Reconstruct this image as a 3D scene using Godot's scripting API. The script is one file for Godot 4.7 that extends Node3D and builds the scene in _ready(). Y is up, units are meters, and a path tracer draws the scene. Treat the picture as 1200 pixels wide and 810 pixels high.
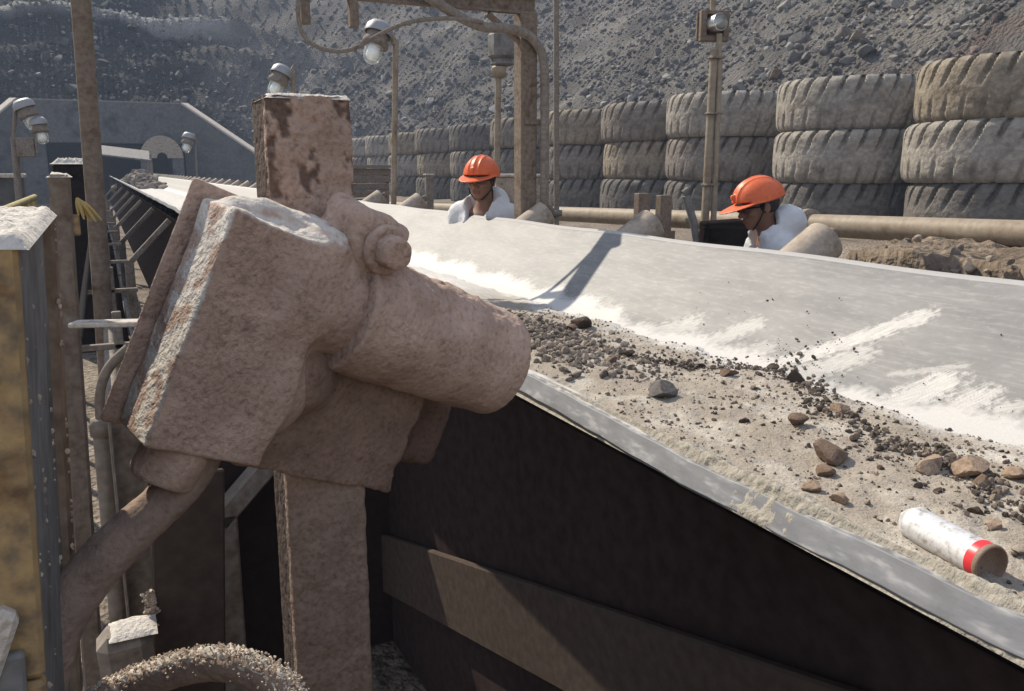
extends Node3D
# An open conveyor belt in a mine yard: mud-caked belt switch on a post, two workers, a wall of haul-truck tyres, scree slope and a tunnel portal.

var rng := RandomNumberGenerator.new()
var M := {}
var nf := FastNoiseLite.new()
var used := {}

# ---------------------------------------------------------------- mesh builder
class MB:
	var v := PackedVector3Array()
	var n := PackedVector3Array()
	var u := PackedVector2Array()
	var c := PackedColorArray()
	var ix := PackedInt32Array()
	var col := Color.WHITE

	func pt(p: Vector3, nn: Vector3, uv := Vector2.ZERO) -> int:
		v.append(p); n.append(nn); u.append(uv); c.append(col)
		return v.size() - 1

	func tri(a: int, b: int, d: int) -> void: # counter-clockwise seen from outside
		ix.append(a); ix.append(d); ix.append(b)

	func face(p: Array, centre: Vector3) -> void: # a flat convex face, turned away from centre
		var m := Vector3.ZERO
		for q in p: m += q
		m /= p.size()
		var nn: Vector3 = (p[1] - p[0]).cross(p[2] - p[0]).normalized()
		if nn.dot(m - centre) < 0.0:
			nn = -nn
			p = p.duplicate(); p.reverse()
		var f := v.size()
		for q in p: pt(q, nn, Vector2(q.x + q.z, q.y))
		for k in range(1, p.size() - 1): tri(f, f + k, f + k + 1)

	func box(centre: Vector3, size: Vector3, bas := Basis.IDENTITY, bev := 0.004) -> void:
		var h := size * 0.5
		bev = minf(bev, minf(h.x, minf(h.y, h.z)) * 0.45)
		var P := {}
		for sx in [-1, 1]:
			for sy in [-1, 1]:
				for sz in [-1, 1]:
					for ax in 3:
						var q := Vector3(sx * h.x, sy * h.y, sz * h.z)
						for k in 3:
							if k != ax: q[k] -= signf(q[k]) * bev
						P[[sx, sy, sz, ax]] = centre + bas * q
		for ax in 3:
			var b1 := (ax + 1) % 3
			var b2 := (ax + 2) % 3
			for s in [-1, 1]:
				var ring := []
				for w in [[-1, -1], [1, -1], [1, 1], [-1, 1]]:
					var k := [0, 0, 0, ax]
					k[ax] = s; k[b1] = w[0]; k[b2] = w[1]
					ring.append(P[k])
				face(ring, centre)
				for s2 in [-1, 1]: # the bevel between faces ax and b1
					var e := []
					for w in [[ax, -1], [ax, 1], [b1, 1], [b1, -1]]:
						var k := [0, 0, 0, w[0]]
						k[ax] = s; k[b1] = s2; k[b2] = w[1]
						e.append(P[k])
					face(e, centre)
		for sx in [-1, 1]:
			for sy in [-1, 1]:
				for sz in [-1, 1]:
					face([P[[sx, sy, sz, 0]], P[[sx, sy, sz, 1]], P[[sx, sy, sz, 2]]], centre)

	func bar(a: Vector3, b: Vector3, w: float, d: float, up := Vector3.UP, bev := 0.003) -> void: # a beam from a to b; w across, d along up
		var t := (b - a).normalized()
		var s := up.cross(t).normalized()
		var q := t.cross(s)
		box((a + b) * 0.5, Vector3(w, d, a.distance_to(b)), Basis(s, q, t), bev)

	func grid(P: Array, closed := false, cols: Array = [], uvs: Array = [], flip := false) -> void: # P[i][j]; outward = along j x along i
		var f := v.size()
		var ni := P.size()
		var nj: int = P[0].size()
		for i in ni:
			var row: PackedVector3Array = P[i]
			var up: PackedVector3Array = P[mini(i + 1, ni - 1)]
			var dn: PackedVector3Array = P[maxi(i - 1, 0)]
			for j in nj:
				var jp := (j + 1) % nj if closed else mini(j + 1, nj - 1)
				var jm := (j - 1 + nj) % nj if closed else maxi(j - 1, 0)
				var nn := (row[jp] - row[jm]).cross(up[j] - dn[j])
				if nn.length_squared() < 1e-16: nn = (row[jp] - row[jm]).cross(up[(j + 1) % nj] - dn[(j + 1) % nj])
				nn = nn.normalized() * (-1.0 if flip else 1.0)
				v.append(row[j]); n.append(nn)
				u.append(uvs[i][j] if uvs else Vector2(float(j) / nj, float(i) / ni))
				c.append(cols[i][j] if cols else col)
		for i in ni - 1:
			for j in (nj if closed else nj - 1):
				var a := f + i * nj + j
				var b := f + i * nj + (j + 1) % nj
				var d := a + nj
				var e := b + nj
				if flip:
					tri(a, e, b); tri(a, d, e)
				else:
					tri(a, b, e); tri(a, e, d)

	func tube(path: Array, rad, seg := 12, caps := true, squash := 1.0) -> void:
		var rows := []
		var nrm := Vector3.ZERO
		var m := path.size()
		var ends := []
		for i in m:
			var t: Vector3 = (path[mini(i + 1, m - 1)] - path[maxi(i - 1, 0)]).normalized()
			if i == 0:
				nrm = t.cross(Vector3.UP if absf(t.y) < 0.9 else Vector3.RIGHT).normalized()
			nrm = (nrm - t * nrm.dot(t)).normalized()
			var bn := t.cross(nrm)
			var r: float = rad[i] if rad is Array else rad
			var row := PackedVector3Array()
			for k in seg:
				var a := TAU * k / seg
				row.append(path[i] + (nrm * cos(a) * squash + bn * sin(a)) * r)
			rows.append(row)
			ends.append(t)
		grid(rows, true)
		if caps:
			for e in [0, m - 1]:
				var nn: Vector3 = -ends[0] if e == 0 else ends[m - 1]
				var row: PackedVector3Array = rows[e]
				var f := pt(path[e], nn)
				for k in seg: pt(row[k], nn)
				for k in seg:
					var a := f + 1 + k
					var b := f + 1 + (k + 1) % seg
					if e == 0: tri(f, b, a)
					else: tri(f, a, b)

	func lathe(prof: Array, at: Vector3, axis: Vector3, seg := 20) -> void: # prof: [along, radius]
		axis = axis.normalized()
		var nrm := axis.cross(Vector3.UP if absf(axis.y) < 0.9 else Vector3.RIGHT).normalized()
		var bn := axis.cross(nrm)
		var rows := []
		for p in prof:
			var row := PackedVector3Array()
			for k in seg:
				var a := TAU * k / seg
				row.append(at + axis * p[0] + (nrm * cos(a) + bn * sin(a)) * maxf(p[1], 0.0004))
			rows.append(row)
		grid(rows, true)

	func mesh() -> ArrayMesh:
		var a := []
		a.resize(Mesh.ARRAY_MAX)
		a[Mesh.ARRAY_VERTEX] = v
		a[Mesh.ARRAY_NORMAL] = n
		a[Mesh.ARRAY_TEX_UV] = u
		a[Mesh.ARRAY_COLOR] = c
		a[Mesh.ARRAY_INDEX] = ix
		var m := ArrayMesh.new()
		m.add_surface_from_arrays(Mesh.PRIMITIVE_TRIANGLES, a)
		return m

	func append(o, x := Transform3D.IDENTITY) -> void: # another MB, moved
		var f := v.size()
		for i in o.v.size():
			v.append(x * o.v[i]); n.append((x.basis * o.n[i]).normalized()); u.append(o.u[i]); c.append(o.c[i])
		for i in o.ix: ix.append(i + f)

	# surface nets of a distance field f(p) inside lo..hi with cells of h; slack: how far the field may be from a true distance
	func nets(lo: Vector3, hi: Vector3, h: float, f: Callable, slack := 1.6, tint = null) -> void:
		var nx := int(ceil((hi.x - lo.x) / h / 4.0)) * 4 + 1
		var ny := int(ceil((hi.y - lo.y) / h / 4.0)) * 4 + 1
		var nz := int(ceil((hi.z - lo.z) / h / 4.0)) * 4 + 1
		var val := PackedFloat32Array()
		val.resize(nx * ny * nz)
		val.fill(9.0)
		var live := []
		var reach := h * 3.5 * slack
		for bx in range(0, nx - 1, 4):
			for by in range(0, ny - 1, 4):
				for bz in range(0, nz - 1, 4):
					var d: float = f.call(lo + Vector3(bx + 2, by + 2, bz + 2) * h)
					if absf(d) < reach:
						live.append([bx, by, bz])
						for x in range(bx, bx + 5):
							for y in range(by, by + 5):
								var at := (x * ny + y) * nz
								for z in range(bz, bz + 5):
									if val[at + z] > 8.5:
										val[at + z] = f.call(lo + Vector3(x, y, z) * h)
		var cell := {}
		var f0 := v.size()
		var E := [[0, 1], [2, 3], [4, 5], [6, 7], [0, 2], [1, 3], [4, 6], [5, 7], [0, 4], [1, 5], [2, 6], [3, 7]]
		var corner := []
		for k in 8: corner.append(Vector3((k >> 2) & 1, (k >> 1) & 1, k & 1))
		var off := []
		for k in 8: off.append((((k >> 2) & 1) * ny + ((k >> 1) & 1)) * nz + (k & 1))
		for b in live:
			for x in range(b[0], b[0] + 4):
				for y in range(b[1], b[1] + 4):
					for z in range(b[2], b[2] + 4):
						var at := (x * ny + y) * nz + z
						var mask := 0
						for k in 8:
							if val[at + off[k]] < 0.0: mask |= 1 << k
						if mask == 0 or mask == 255: continue
						var s := Vector3.ZERO
						var cnt := 0
						for e in E:
							var i0: int = e[0]
							var i1: int = e[1]
							if ((mask >> i0) & 1) != ((mask >> i1) & 1):
								var v0 := val[at + off[i0]]
								var v1 := val[at + off[i1]]
								s += corner[i0].lerp(corner[i1], v0 / (v0 - v1))
								cnt += 1
						cell[at] = v.size()
						var p := lo + (Vector3(x, y, z) + s / cnt) * h
						if tint != null: col = (tint as Callable).call(p)
						pt(p, Vector3.ZERO, Vector2(p.x + p.z, p.y))
		var step := [ny * nz, nz, 1]
		var t0 := ix.size()
		for at in cell:
			for ax in 3:
				var a: bool = val[at] < 0.0
				var far: int = at + step[ax]
				if far >= val.size() or a == (val[far] < 0.0): continue
				var s1: int = step[(ax + 1) % 3]
				var s2: int = step[(ax + 2) % 3]
				if not (cell.has(at - s1) and cell.has(at - s2) and cell.has(at - s1 - s2)): continue
				var q := [cell[at], cell[at - s1], cell[at - s1 - s2], cell[at - s2]]
				if not a: q = [q[0], q[3], q[2], q[1]]
				tri(q[0], q[1], q[2]); tri(q[0], q[2], q[3])
		for i in range(t0, ix.size(), 3):
			var a := ix[i]
			var b := ix[i + 2]
			var d := ix[i + 1]
			var nn := (v[b] - v[a]).cross(v[d] - v[a])
			n[a] += nn; n[b] += nn; n[d] += nn
		for i in range(f0, v.size()): n[i] = n[i].normalized()

# ---------------------------------------------------------------- naming helpers
func numbered(called: String) -> String:
	if not used.has(called):
		used[called] = 0
		return called
	used[called] += 1
	return "%s_%03d" % [called, used[called]]

func tag(o: Node, label := "", category := "", group := "", kind := "") -> Node:
	if label: o.set_meta("label", label)
	if category: o.set_meta("category", category)
	if group: o.set_meta("group", group)
	if kind: o.set_meta("kind", kind)
	return o

func thing(called: String, label: String, category: String, at := Vector3.ZERO, bas := Basis.IDENTITY, group := "") -> Node3D:
	var o := Node3D.new()
	o.name = numbered(called)
	o.transform = Transform3D(bas, at)
	add_child(o)
	tag(o, label, category, group)
	return o

func part(called: String, mesh, mat: Material, parent: Node, at := Transform3D.IDENTITY) -> MeshInstance3D:
	var o := MeshInstance3D.new()
	o.mesh = mesh.mesh() if mesh is MB else mesh
	o.material_override = mat
	o.transform = at
	if parent == self:
		o.name = numbered(called)
		add_child(o)
	else:
		var k := 0
		var nm := called
		while parent.has_node(nm):
			k += 1
			nm = "%s_%03d" % [called, k]
		o.name = nm
		parent.add_child(o)
	return o

func copy(o: Node3D, label: String, at: Vector3, turn := 0.0) -> Node3D:
	var r: Node3D = o.duplicate()
	r.name = numbered(String(o.name).get_slice("_0", 0))
	add_child(r)
	r.position = at
	r.rotation.y = turn
	r.set_meta("label", label)
	return r

func mm(called: String, mesh: Mesh, mat: Material, where: Array, tints: Array, parent: Node = self) -> MultiMeshInstance3D:
	var m := MultiMesh.new()
	m.transform_format = MultiMesh.TRANSFORM_3D
	m.use_colors = true
	m.mesh = mesh
	m.instance_count = where.size()
	for i in where.size():
		m.set_instance_transform(i, where[i])
		m.set_instance_color(i, tints[i])
	var o := MultiMeshInstance3D.new()
	o.multimesh = m
	o.material_override = mat
	if parent == self: o.name = numbered(called)
	else: o.name = called
	parent.add_child(o, true)
	o.set_meta("kind", "stuff")
	return o

# ---------------------------------------------------------------- materials
func noise_tex(lo: Color, hi: Color, freq: float, sd: int, size := 512, oct := 5, mid = null, type := FastNoiseLite.TYPE_SIMPLEX_SMOOTH, gain := 0.55) -> NoiseTexture2D:
	var f := FastNoiseLite.new()
	f.noise_type = type
	f.frequency = freq
	f.seed = sd
	f.fractal_octaves = oct
	f.fractal_gain = gain
	if type == FastNoiseLite.TYPE_CELLULAR:
		f.cellular_return_type = FastNoiseLite.RETURN_DISTANCE
		f.fractal_type = FastNoiseLite.FRACTAL_NONE
	var t := NoiseTexture2D.new()
	t.width = size
	t.height = size
	t.seamless = true
	t.seamless_blend_skirt = 0.15
	t.noise = f
	var g := Gradient.new()
	g.set_color(0, lo)
	g.set_color(1, hi)
	if mid != null: g.add_point(mid[0], mid[1])
	t.color_ramp = g
	return t

func srgb(r: float, g: float, b: float) -> Color: # real-world (linear) colour to the sRGB that albedo textures want
	return Color(r, g, b).linear_to_srgb()

var H := {}
# lo/hi: linear base colours between which a fine noise runs; metres: how far one tile reaches; bump in cm
func rough_mat(called: String, lo: Color, hi: Color, metres: float, bump: float, rough := 0.95, freq := 0.02, sd := 1, height := "fine", tinted := false, mid = null, world := true) -> StandardMaterial3D:
	var m := StandardMaterial3D.new()
	m.resource_name = called
	if mid != null: mid = [mid[0], mid[1].linear_to_srgb()]
	m.albedo_texture = noise_tex(lo.linear_to_srgb(), hi.linear_to_srgb(), freq, sd, 512, 5, mid)
	m.uv1_triplanar = true
	m.uv1_world_triplanar = world
	m.uv1_scale = Vector3.ONE / metres
	m.roughness = rough
	m.metallic_specular = 0.35
	if bump > 0.0:
		m.heightmap_enabled = true
		m.heightmap_texture = H[height]
		m.heightmap_scale = bump
	m.vertex_color_use_as_albedo = tinted
	M[called] = m
	return m

func flat_mat(called: String, colr: Color, rough := 0.6, metal := 0.0) -> StandardMaterial3D:
	var m := StandardMaterial3D.new()
	m.resource_name = called
	m.albedo_color = colr.linear_to_srgb()
	m.roughness = rough
	m.metallic = metal
	M[called] = m
	return m

func over(m: StandardMaterial3D, tex: Texture2D, metres: float) -> StandardMaterial3D: # a coarse second pattern multiplied over the fine one
	m.detail_enabled = true
	m.detail_blend_mode = BaseMaterial3D.BLEND_MODE_MUL
	m.detail_uv_layer = BaseMaterial3D.DETAIL_UV_2
	m.detail_albedo = tex
	m.uv2_triplanar = true
	m.uv2_world_triplanar = m.uv1_world_triplanar
	m.uv2_scale = Vector3.ONE / metres
	return m

func make_materials() -> void:
	H.fine = noise_tex(Color.BLACK, Color.WHITE, 0.02, 11, 512, 6, null, FastNoiseLite.TYPE_SIMPLEX_SMOOTH, 0.62)
	H.lump = noise_tex(Color.BLACK, Color.WHITE, 0.035, 12, 512, 3)
	H.streak = noise_tex(Color(0.8, 0.8, 0.8), Color.WHITE, 0.012, 13, 512, 5)
	var blot := noise_tex(Color(0.62, 0.6, 0.58), Color(1, 1, 1), 0.012, 21, 512, 5, [0.45, Color(0.95, 0.94, 0.93)])
	var soft := noise_tex(Color(0.86, 0.85, 0.84), Color(1, 1, 1), 0.014, 20, 512, 5)
	var rust := noise_tex(Color(0.74, 0.66, 0.6), Color(1, 1, 1), 0.014, 22, 512, 5, [0.4, Color(0.94, 0.92, 0.9)])
	over(rough_mat("mud", Color(0.5, 0.47, 0.45), Color(1, 1, 1), 0.13, 0.22, 0.97, 0.03, 1, "fine", true, [0.36, Color(0.8, 0.79, 0.78)], false), soft, 0.4)
	over(rough_mat("mud_post", Color(0.21, 0.148, 0.117), Color(0.51, 0.385, 0.312), 0.14, 0.22, 0.97, 0.03, 2, "fine", true, [0.36, Color(0.39, 0.29, 0.232)]), soft, 0.35)
	over(rough_mat("steel_dust", Color(0.14, 0.12, 0.1), Color(0.3, 0.27, 0.235), 0.3, 0.08, 0.85, 0.02, 3, "fine", false), rust, 0.9)
	over(rough_mat("steel_grey", Color(0.12, 0.12, 0.12), Color(0.235, 0.23, 0.222), 0.4, 0.06, 0.75, 0.02, 4, "fine", false), blot, 1.1)
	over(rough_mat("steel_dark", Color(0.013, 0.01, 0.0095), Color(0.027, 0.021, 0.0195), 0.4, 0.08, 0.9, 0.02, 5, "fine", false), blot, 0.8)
	over(rough_mat("dust_top", Color(0.42, 0.38, 0.33), Color(0.62, 0.57, 0.5), 0.15, 0.3, 0.98, 0.025, 6, "fine", false), blot, 0.5)
	over(rough_mat("brown_steel", Color(0.13, 0.1, 0.075), Color(0.25, 0.205, 0.165), 0.3, 0.1, 0.88, 0.02, 7, "fine", false), rust, 0.7)
	over(rough_mat("yellow_rust", Color(0.13, 0.105, 0.08), Color(0.44, 0.31, 0.14), 0.26, 0.1, 0.9, 0.02, 8, "fine", false, [0.48, Color(0.3, 0.215, 0.115)]), rust, 0.35)
	over(rough_mat("roller", Color(0.28, 0.23, 0.18), Color(0.46, 0.4, 0.33), 0.2, 0.04, 0.8, 0.02, 9, "fine", false), blot, 0.7)
	over(rough_mat("rock", Color(0.17, 0.145, 0.125), Color(0.42, 0.37, 0.32), 0.08, 0.12, 0.95, 0.02, 10, "fine", true), blot, 0.21)
	over(rough_mat("tyre", Color(0.175, 0.163, 0.142), Color(0.43, 0.4, 0.35), 0.9, 1.0, 0.92, 0.02, 14, "fine", false), blot, 2.6)
	over(rough_mat("concrete", Color(0.08, 0.08, 0.08), Color(0.15, 0.149, 0.146), 2.0, 0.5, 0.93, 0.02, 15, "fine", false), blot, 7.0)
	over(rough_mat("earth", Color(0.15, 0.125, 0.1), Color(0.42, 0.36, 0.3), 1.1, 2.5, 0.98, 0.03, 16, "lump", true), blot, 5.0)
	over(rough_mat("scree", Color(0.6, 0.6, 0.6), Color(1, 1, 1), 0.6, 1.2, 0.95, 0.03, 17, "fine", true), blot, 1.7)
	over(rough_mat("hill", Color(0.55, 0.55, 0.55), Color(1, 1, 1), 2.2, 14.0, 0.97, 0.035, 18, "lump", true), blot, 9.0)
	rough_mat("shade_sheet", Color(0.03, 0.022, 0.021), Color(0.05, 0.037, 0.035), 0.5, 0.05, 0.92, 0.02, 33, "fine", false)  # dark colour of the sheets added in place of shade
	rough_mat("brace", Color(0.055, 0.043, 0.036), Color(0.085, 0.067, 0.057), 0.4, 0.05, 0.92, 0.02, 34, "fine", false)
	rough_mat("bed", Color(0.7, 0.69, 0.68), Color(1, 1, 1), 0.12, 0.3, 0.98, 0.035, 19, "fine", true)
	over(rough_mat("pipe", Color(0.2, 0.165, 0.12), Color(0.34, 0.29, 0.22), 0.5, 0.05, 0.6, 0.02, 20, "fine", false), rust, 1.6)
	rough_mat("skin", Color(0.17, 0.085, 0.055), Color(0.24, 0.125, 0.082), 0.08, 0.02, 0.55, 0.03, 23, "fine", true, null, false)
	rough_mat("coverall", Color(0.44, 0.44, 0.445), Color(0.56, 0.56, 0.56), 0.5, 0.12, 0.75, 0.014, 24, "lump", false, null, false)
	M.coverall.rim_enabled = true
	M.coverall.rim = 0.25
	var hm := rough_mat("helmet", Color(0.62, 0.115, 0.035), Color(0.72, 0.15, 0.05), 0.2, 0.01, 0.42, 0.02, 25, "fine", false, null, false)
	hm.metallic_specular = 0.4
	over(hm, noise_tex(Color(0.82, 0.78, 0.74), Color(1, 1, 1), 0.03, 41, 256, 5, [0.4, Color(0.96, 0.96, 0.95)]), 0.17)
	flat_mat("black", Color(0.012, 0.012, 0.014), 0.5)
	flat_mat("rubber", Color(0.03, 0.029, 0.028), 0.8)
	flat_mat("lens", Color(0.01, 0.01, 0.012), 0.08)
	flat_mat("navy", Color(0.02, 0.022, 0.035), 0.85)
	flat_mat("boot", Color(0.05, 0.035, 0.022), 0.7)
	flat_mat("hair", Color(0.01, 0.008, 0.007), 0.6)
	flat_mat("white_lens", Color(0.75, 0.75, 0.7), 0.3)
	flat_mat("chrome", Color(0.62, 0.62, 0.6), 0.28, 1.0)
	flat_mat("tin", Color(0.26, 0.26, 0.26), 0.55, 0.5)
	rough_mat("can_paint", Color(0.6, 0.62, 0.66), Color(0.78, 0.79, 0.81), 0.05, 0.0, 0.34, 0.02, 26, "fine", false, null, false)
	M.can_paint.metallic = 0.35
	over(M.can_paint, noise_tex(Color(0.62, 0.56, 0.48), Color(1, 1, 1), 0.02, 42, 256, 5, [0.45, Color(0.95, 0.94, 0.92)]), 0.09)
	flat_mat("can_red", Color(0.62, 0.02, 0.03), 0.4)
	rough_mat("can_rust", Color(0.12, 0.075, 0.05), Color(0.3, 0.22, 0.17), 0.04, 0.01, 0.6, 0.03, 27, "fine", false, null, false)
	over(rough_mat("rail_yellow", Color(0.3, 0.24, 0.08), Color(0.48, 0.42, 0.22), 0.3, 0.02, 0.8, 0.02, 28, "fine", false), blot, 0.8)
	rough_mat("rag", Color(0.26, 0.18, 0.06), Color(0.48, 0.36, 0.15), 0.06, 0.1, 0.95, 0.03, 29, "fine", false, null, false)
	for k in ['steel_dark', 'shade_sheet', 'brace', 'rubber']: M[k].specular_mode = BaseMaterial3D.SPECULAR_DISABLED
	var gl := StandardMaterial3D.new()
	gl.albedo_color = Color(0.95, 1, 0.97, 0.15)
	gl.transparency = BaseMaterial3D.TRANSPARENCY_ALPHA
	gl.roughness = 0.06
	gl.resource_name = "glass"
	M.glass = gl

func sm(a: float, b: float, x: float) -> float: return smoothstep(a, b, x)
func N3(p: Vector3, fr: float) -> float: return nf.get_noise_3dv(p * fr)
func N2(x: float, y: float) -> float: return nf.get_noise_2d(x, y)

# ---------------------------------------------------------------- the scene
const TO_SUN := Vector3(-0.36, 1.0, -1.0)

func _ready() -> void:
	var cam := Camera3D.new()
	cam.name = "camera"
	cam.position = Vector3(0, 1.6, 0)
	cam.rotation = Vector3(-atan(0.207), -deg_to_rad(25.542), 0)
	cam.fov = rad_to_deg(2.0 * atan(0.405))
	cam.near = 0.05
	cam.far = 400.0
	add_child(cam)
	cam.current = true
	var env := Environment.new()
	var sky := Sky.new()
	var sk := ProceduralSkyMaterial.new()
	sk.sky_top_color = Color(0.56, 0.6, 0.68)
	sk.sky_horizon_color = Color(0.9, 0.885, 0.86)
	sk.sky_curve = 0.14
	sk.ground_bottom_color = Color(0.36, 0.32, 0.28)
	sk.ground_horizon_color = Color(0.6, 0.58, 0.55)
	sk.sky_energy_multiplier = 1.2
	sky.sky_material = sk
	env.background_mode = Environment.BG_SKY
	env.sky = sky
	env.tonemap_mode = Environment.TONE_MAPPER_LINEAR
	env.tonemap_exposure = 1.4
	env.sdfgi_enabled = true
	env.ssao_enabled = true
	env.ssil_enabled = true
	env.fog_enabled = true
	env.fog_density = 0.002
	env.fog_light_color = Color(0.8, 0.88, 1.0)
	var we := WorldEnvironment.new()
	we.name = "world"
	we.environment = env
	add_child(we)
	var sun := DirectionalLight3D.new()
	sun.name = "sun"
	sun.light_energy = 1.6
	sun.light_color = Color(1.0, 0.955, 0.88)
	sun.light_angular_distance = 0.5
	sun.shadow_enabled = true
	add_child(sun)
	sun.look_at_from_position(TO_SUN * 20.0, Vector3.ZERO)
	nf.noise_type = FastNoiseLite.TYPE_SIMPLEX_SMOOTH
	nf.frequency = 1.0
	nf.fractal_octaves = 3
	nf.seed = 5
	rng.seed = 77
	make_materials()
	make_rocks()
	build_ground()
	build_hill()
	build_portal()
	build_belt()
	build_idlers()
	build_tyres()
	build_yard()
	build_gantry()
	build_lamps()
	build_walkway_side()
	build_switch()
	build_people()
	build_bed_stones()

# ---------------------------------------------------------------- rocks
var rock_mesh := []
var pebble_mesh := []

func ico(sub: int) -> Array:
	var t := (1.0 + sqrt(5.0)) / 2.0
	var vs := []
	for p in [[-1, t, 0], [1, t, 0], [-1, -t, 0], [1, -t, 0], [0, -1, t], [0, 1, t], [0, -1, -t], [0, 1, -t], [t, 0, -1], [t, 0, 1], [-t, 0, -1], [-t, 0, 1]]:
		vs.append(Vector3(p[0], p[1], p[2]).normalized())
	var fs := [[0, 11, 5], [0, 5, 1], [0, 1, 7], [0, 7, 10], [0, 10, 11], [1, 5, 9], [5, 11, 4], [11, 10, 2], [10, 7, 6], [7, 1, 8], [3, 9, 4], [3, 4, 2], [3, 2, 6], [3, 6, 8], [3, 8, 9], [4, 9, 5], [2, 4, 11], [6, 2, 10], [8, 6, 7], [9, 8, 1]]
	for k in sub:
		var mid := {}
		var out := []
		for f in fs:
			var m := []
			for e in 3:
				var a: int = mini(f[e], f[(e + 1) % 3])
				var b: int = maxi(f[e], f[(e + 1) % 3])
				var key := a * 100000 + b
				if not mid.has(key):
					mid[key] = vs.size()
					vs.append(((vs[a] + vs[b]) * 0.5).normalized())
				m.append(mid[key])
			out.append([f[0], m[0], m[2]]); out.append([f[1], m[1], m[0]]); out.append([f[2], m[2], m[1]]); out.append([m[0], m[1], m[2]])
		fs = out
	return [vs, fs]

func rock(sd: int, sub: int, cuts: int, smooth := false) -> ArrayMesh: # radius about 1, cut by planes as broken stone is
	var r := RandomNumberGenerator.new()
	r.seed = sd
	var g := ico(sub)
	var pl := []
	for k in cuts:
		pl.append([Vector3(r.randfn(), r.randfn(), r.randfn()).normalized(), r.randf_range(0.42, 0.78)])
	var st := Vector3(r.randf_range(0.85, 1.25), r.randf_range(0.6, 0.9), r.randf_range(0.8, 1.15))
	var ps := []
	for q in g[0]:
		var p: Vector3 = q
		for c in pl:
			var d: float = p.dot(c[0]) - c[1]
			if d > 0.0: p -= c[0] * d * 0.96
		p *= 1.0 + 0.05 * N3(q + Vector3(sd, 0, 0), 2.5) + 0.02 * N3(q + Vector3(0, sd, 0), 7.0)
		ps.append(p * st)
	var m := MB.new()
	if smooth:
		var ns := []
		for q in ps: ns.append(Vector3.ZERO)
		for f in g[1]:
			var nn: Vector3 = (ps[f[1]] - ps[f[0]]).cross(ps[f[2]] - ps[f[0]])
			for k in 3: ns[f[k]] += nn
		for i in ps.size(): m.pt(ps[i], ns[i].normalized())
		for f in g[1]: m.tri(f[0], f[1], f[2])
	else:
		for f in g[1]: m.face([ps[f[0]], ps[f[1]], ps[f[2]]], Vector3.ZERO)
	return m.mesh()

func make_rocks() -> void:
	for k in 10: rock_mesh.append(rock(100 + k, 2, 10))
	for k in 5: pebble_mesh.append(rock(200 + k, 1, 5))

func turned(p: Vector3, s: float, flat := 0.0) -> Transform3D:
	var b := Basis(Vector3(rng.randfn(), rng.randfn(), rng.randfn()).normalized(), rng.randf() * TAU)
	if flat > 0.0: b = Basis(Vector3.UP, rng.randf() * TAU) * Basis(Vector3(1, 0, 0), rng.randf_range(-flat, flat))
	return Transform3D(b.scaled(Vector3.ONE * s), p)

# ---------------------------------------------------------------- ground, hill
func ground_y(x: float, z: float) -> float:
	var rise := 0.6 * sm(5.5, 9.0, x) * sm(-60.0, -30.0, z) + 0.6 * sm(5.5, 9.0, x) * (1.0 - sm(-60.0, -30.0, z))
	return rise + 0.035 * N2(x * 0.9, z * 0.9) + 0.012 * N2(x * 5.0, z * 5.0)

func build_ground() -> void:
	var m := MB.new()
	var rows := []
	var cols := []
	var xs := []
	for k in 121: xs.append(-14.0 + 30.0 * k / 120.0)
	for i in 161:
		var z := 6.0 - 56.0 * pow(i / 160.0, 1.25)
		var row := PackedVector3Array()
		var cr := []
		for x in xs:
			row.append(Vector3(x, ground_y(x, z), z))
			var t := 0.75 + 0.25 * N2(x * 0.4 + 9.0, z * 0.4)
			cr.append(Color(t, t * 0.99, t * 0.97))
		rows.append(row); cols.append(cr)
	m.grid(rows, false, cols)
	var b := [-14.0, 16.0, 6.0, -50.0]
	for far in [[Vector3(-150, -0.03, 150), Vector3(150, -0.03, 150), Vector3(150, -0.03, 5.9), Vector3(-150, -0.03, 5.9)],
			[Vector3(-150, -0.03, 5.9), Vector3(-13.9, -0.03, 5.9), Vector3(-13.9, -0.03, -150), Vector3(-150, -0.03, -150)]]:
		m.face(far, Vector3(0, -50, 0))
	var g := part("ground", m, M.earth, self)
	tag(g, "pale dusty earth of the mine yard", "", "", "structure")

var foot := []

func foot_line() -> void: # foot of the slope: along the tyre wall, round the corner, behind the portal headwall
	var pts := [Vector3(13.2, 0.6, 14), Vector3(13.0, 0.6, 0), Vector3(12.8, 0.6, -14), Vector3(12.7, 0.6, -28), Vector3(12.3, 0.7, -35), Vector3(10.6, 1.4, -41), Vector3(8.2, 2.4, -44.8), Vector3(5.0, 4.0, -47), Vector3(0.0, 4.3, -47.4), Vector3(-10, 4.2, -47.4), Vector3(-24, 4.0, -47.4), Vector3(-46, 4.0, -46)]
	var c := Curve3D.new()
	c.bake_interval = 0.2
	for i in pts.size():
		var a: Vector3 = pts[maxi(i - 1, 0)]
		var b: Vector3 = pts[mini(i + 1, pts.size() - 1)]
		var t := (b - a) * 0.16
		c.add_point(pts[i], -t, t)
	var ln := c.get_baked_length()
	for k in 400:
		var s := ln * k / 399.0
		var p := c.sample_baked(s)
		var q := c.sample_baked(minf(s + 1.5, ln)) - c.sample_baked(maxf(s - 1.5, 0.0))
		q.y = 0
		foot.append([p, Vector3(-q.z, 0, q.x).normalized(), s])

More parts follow.
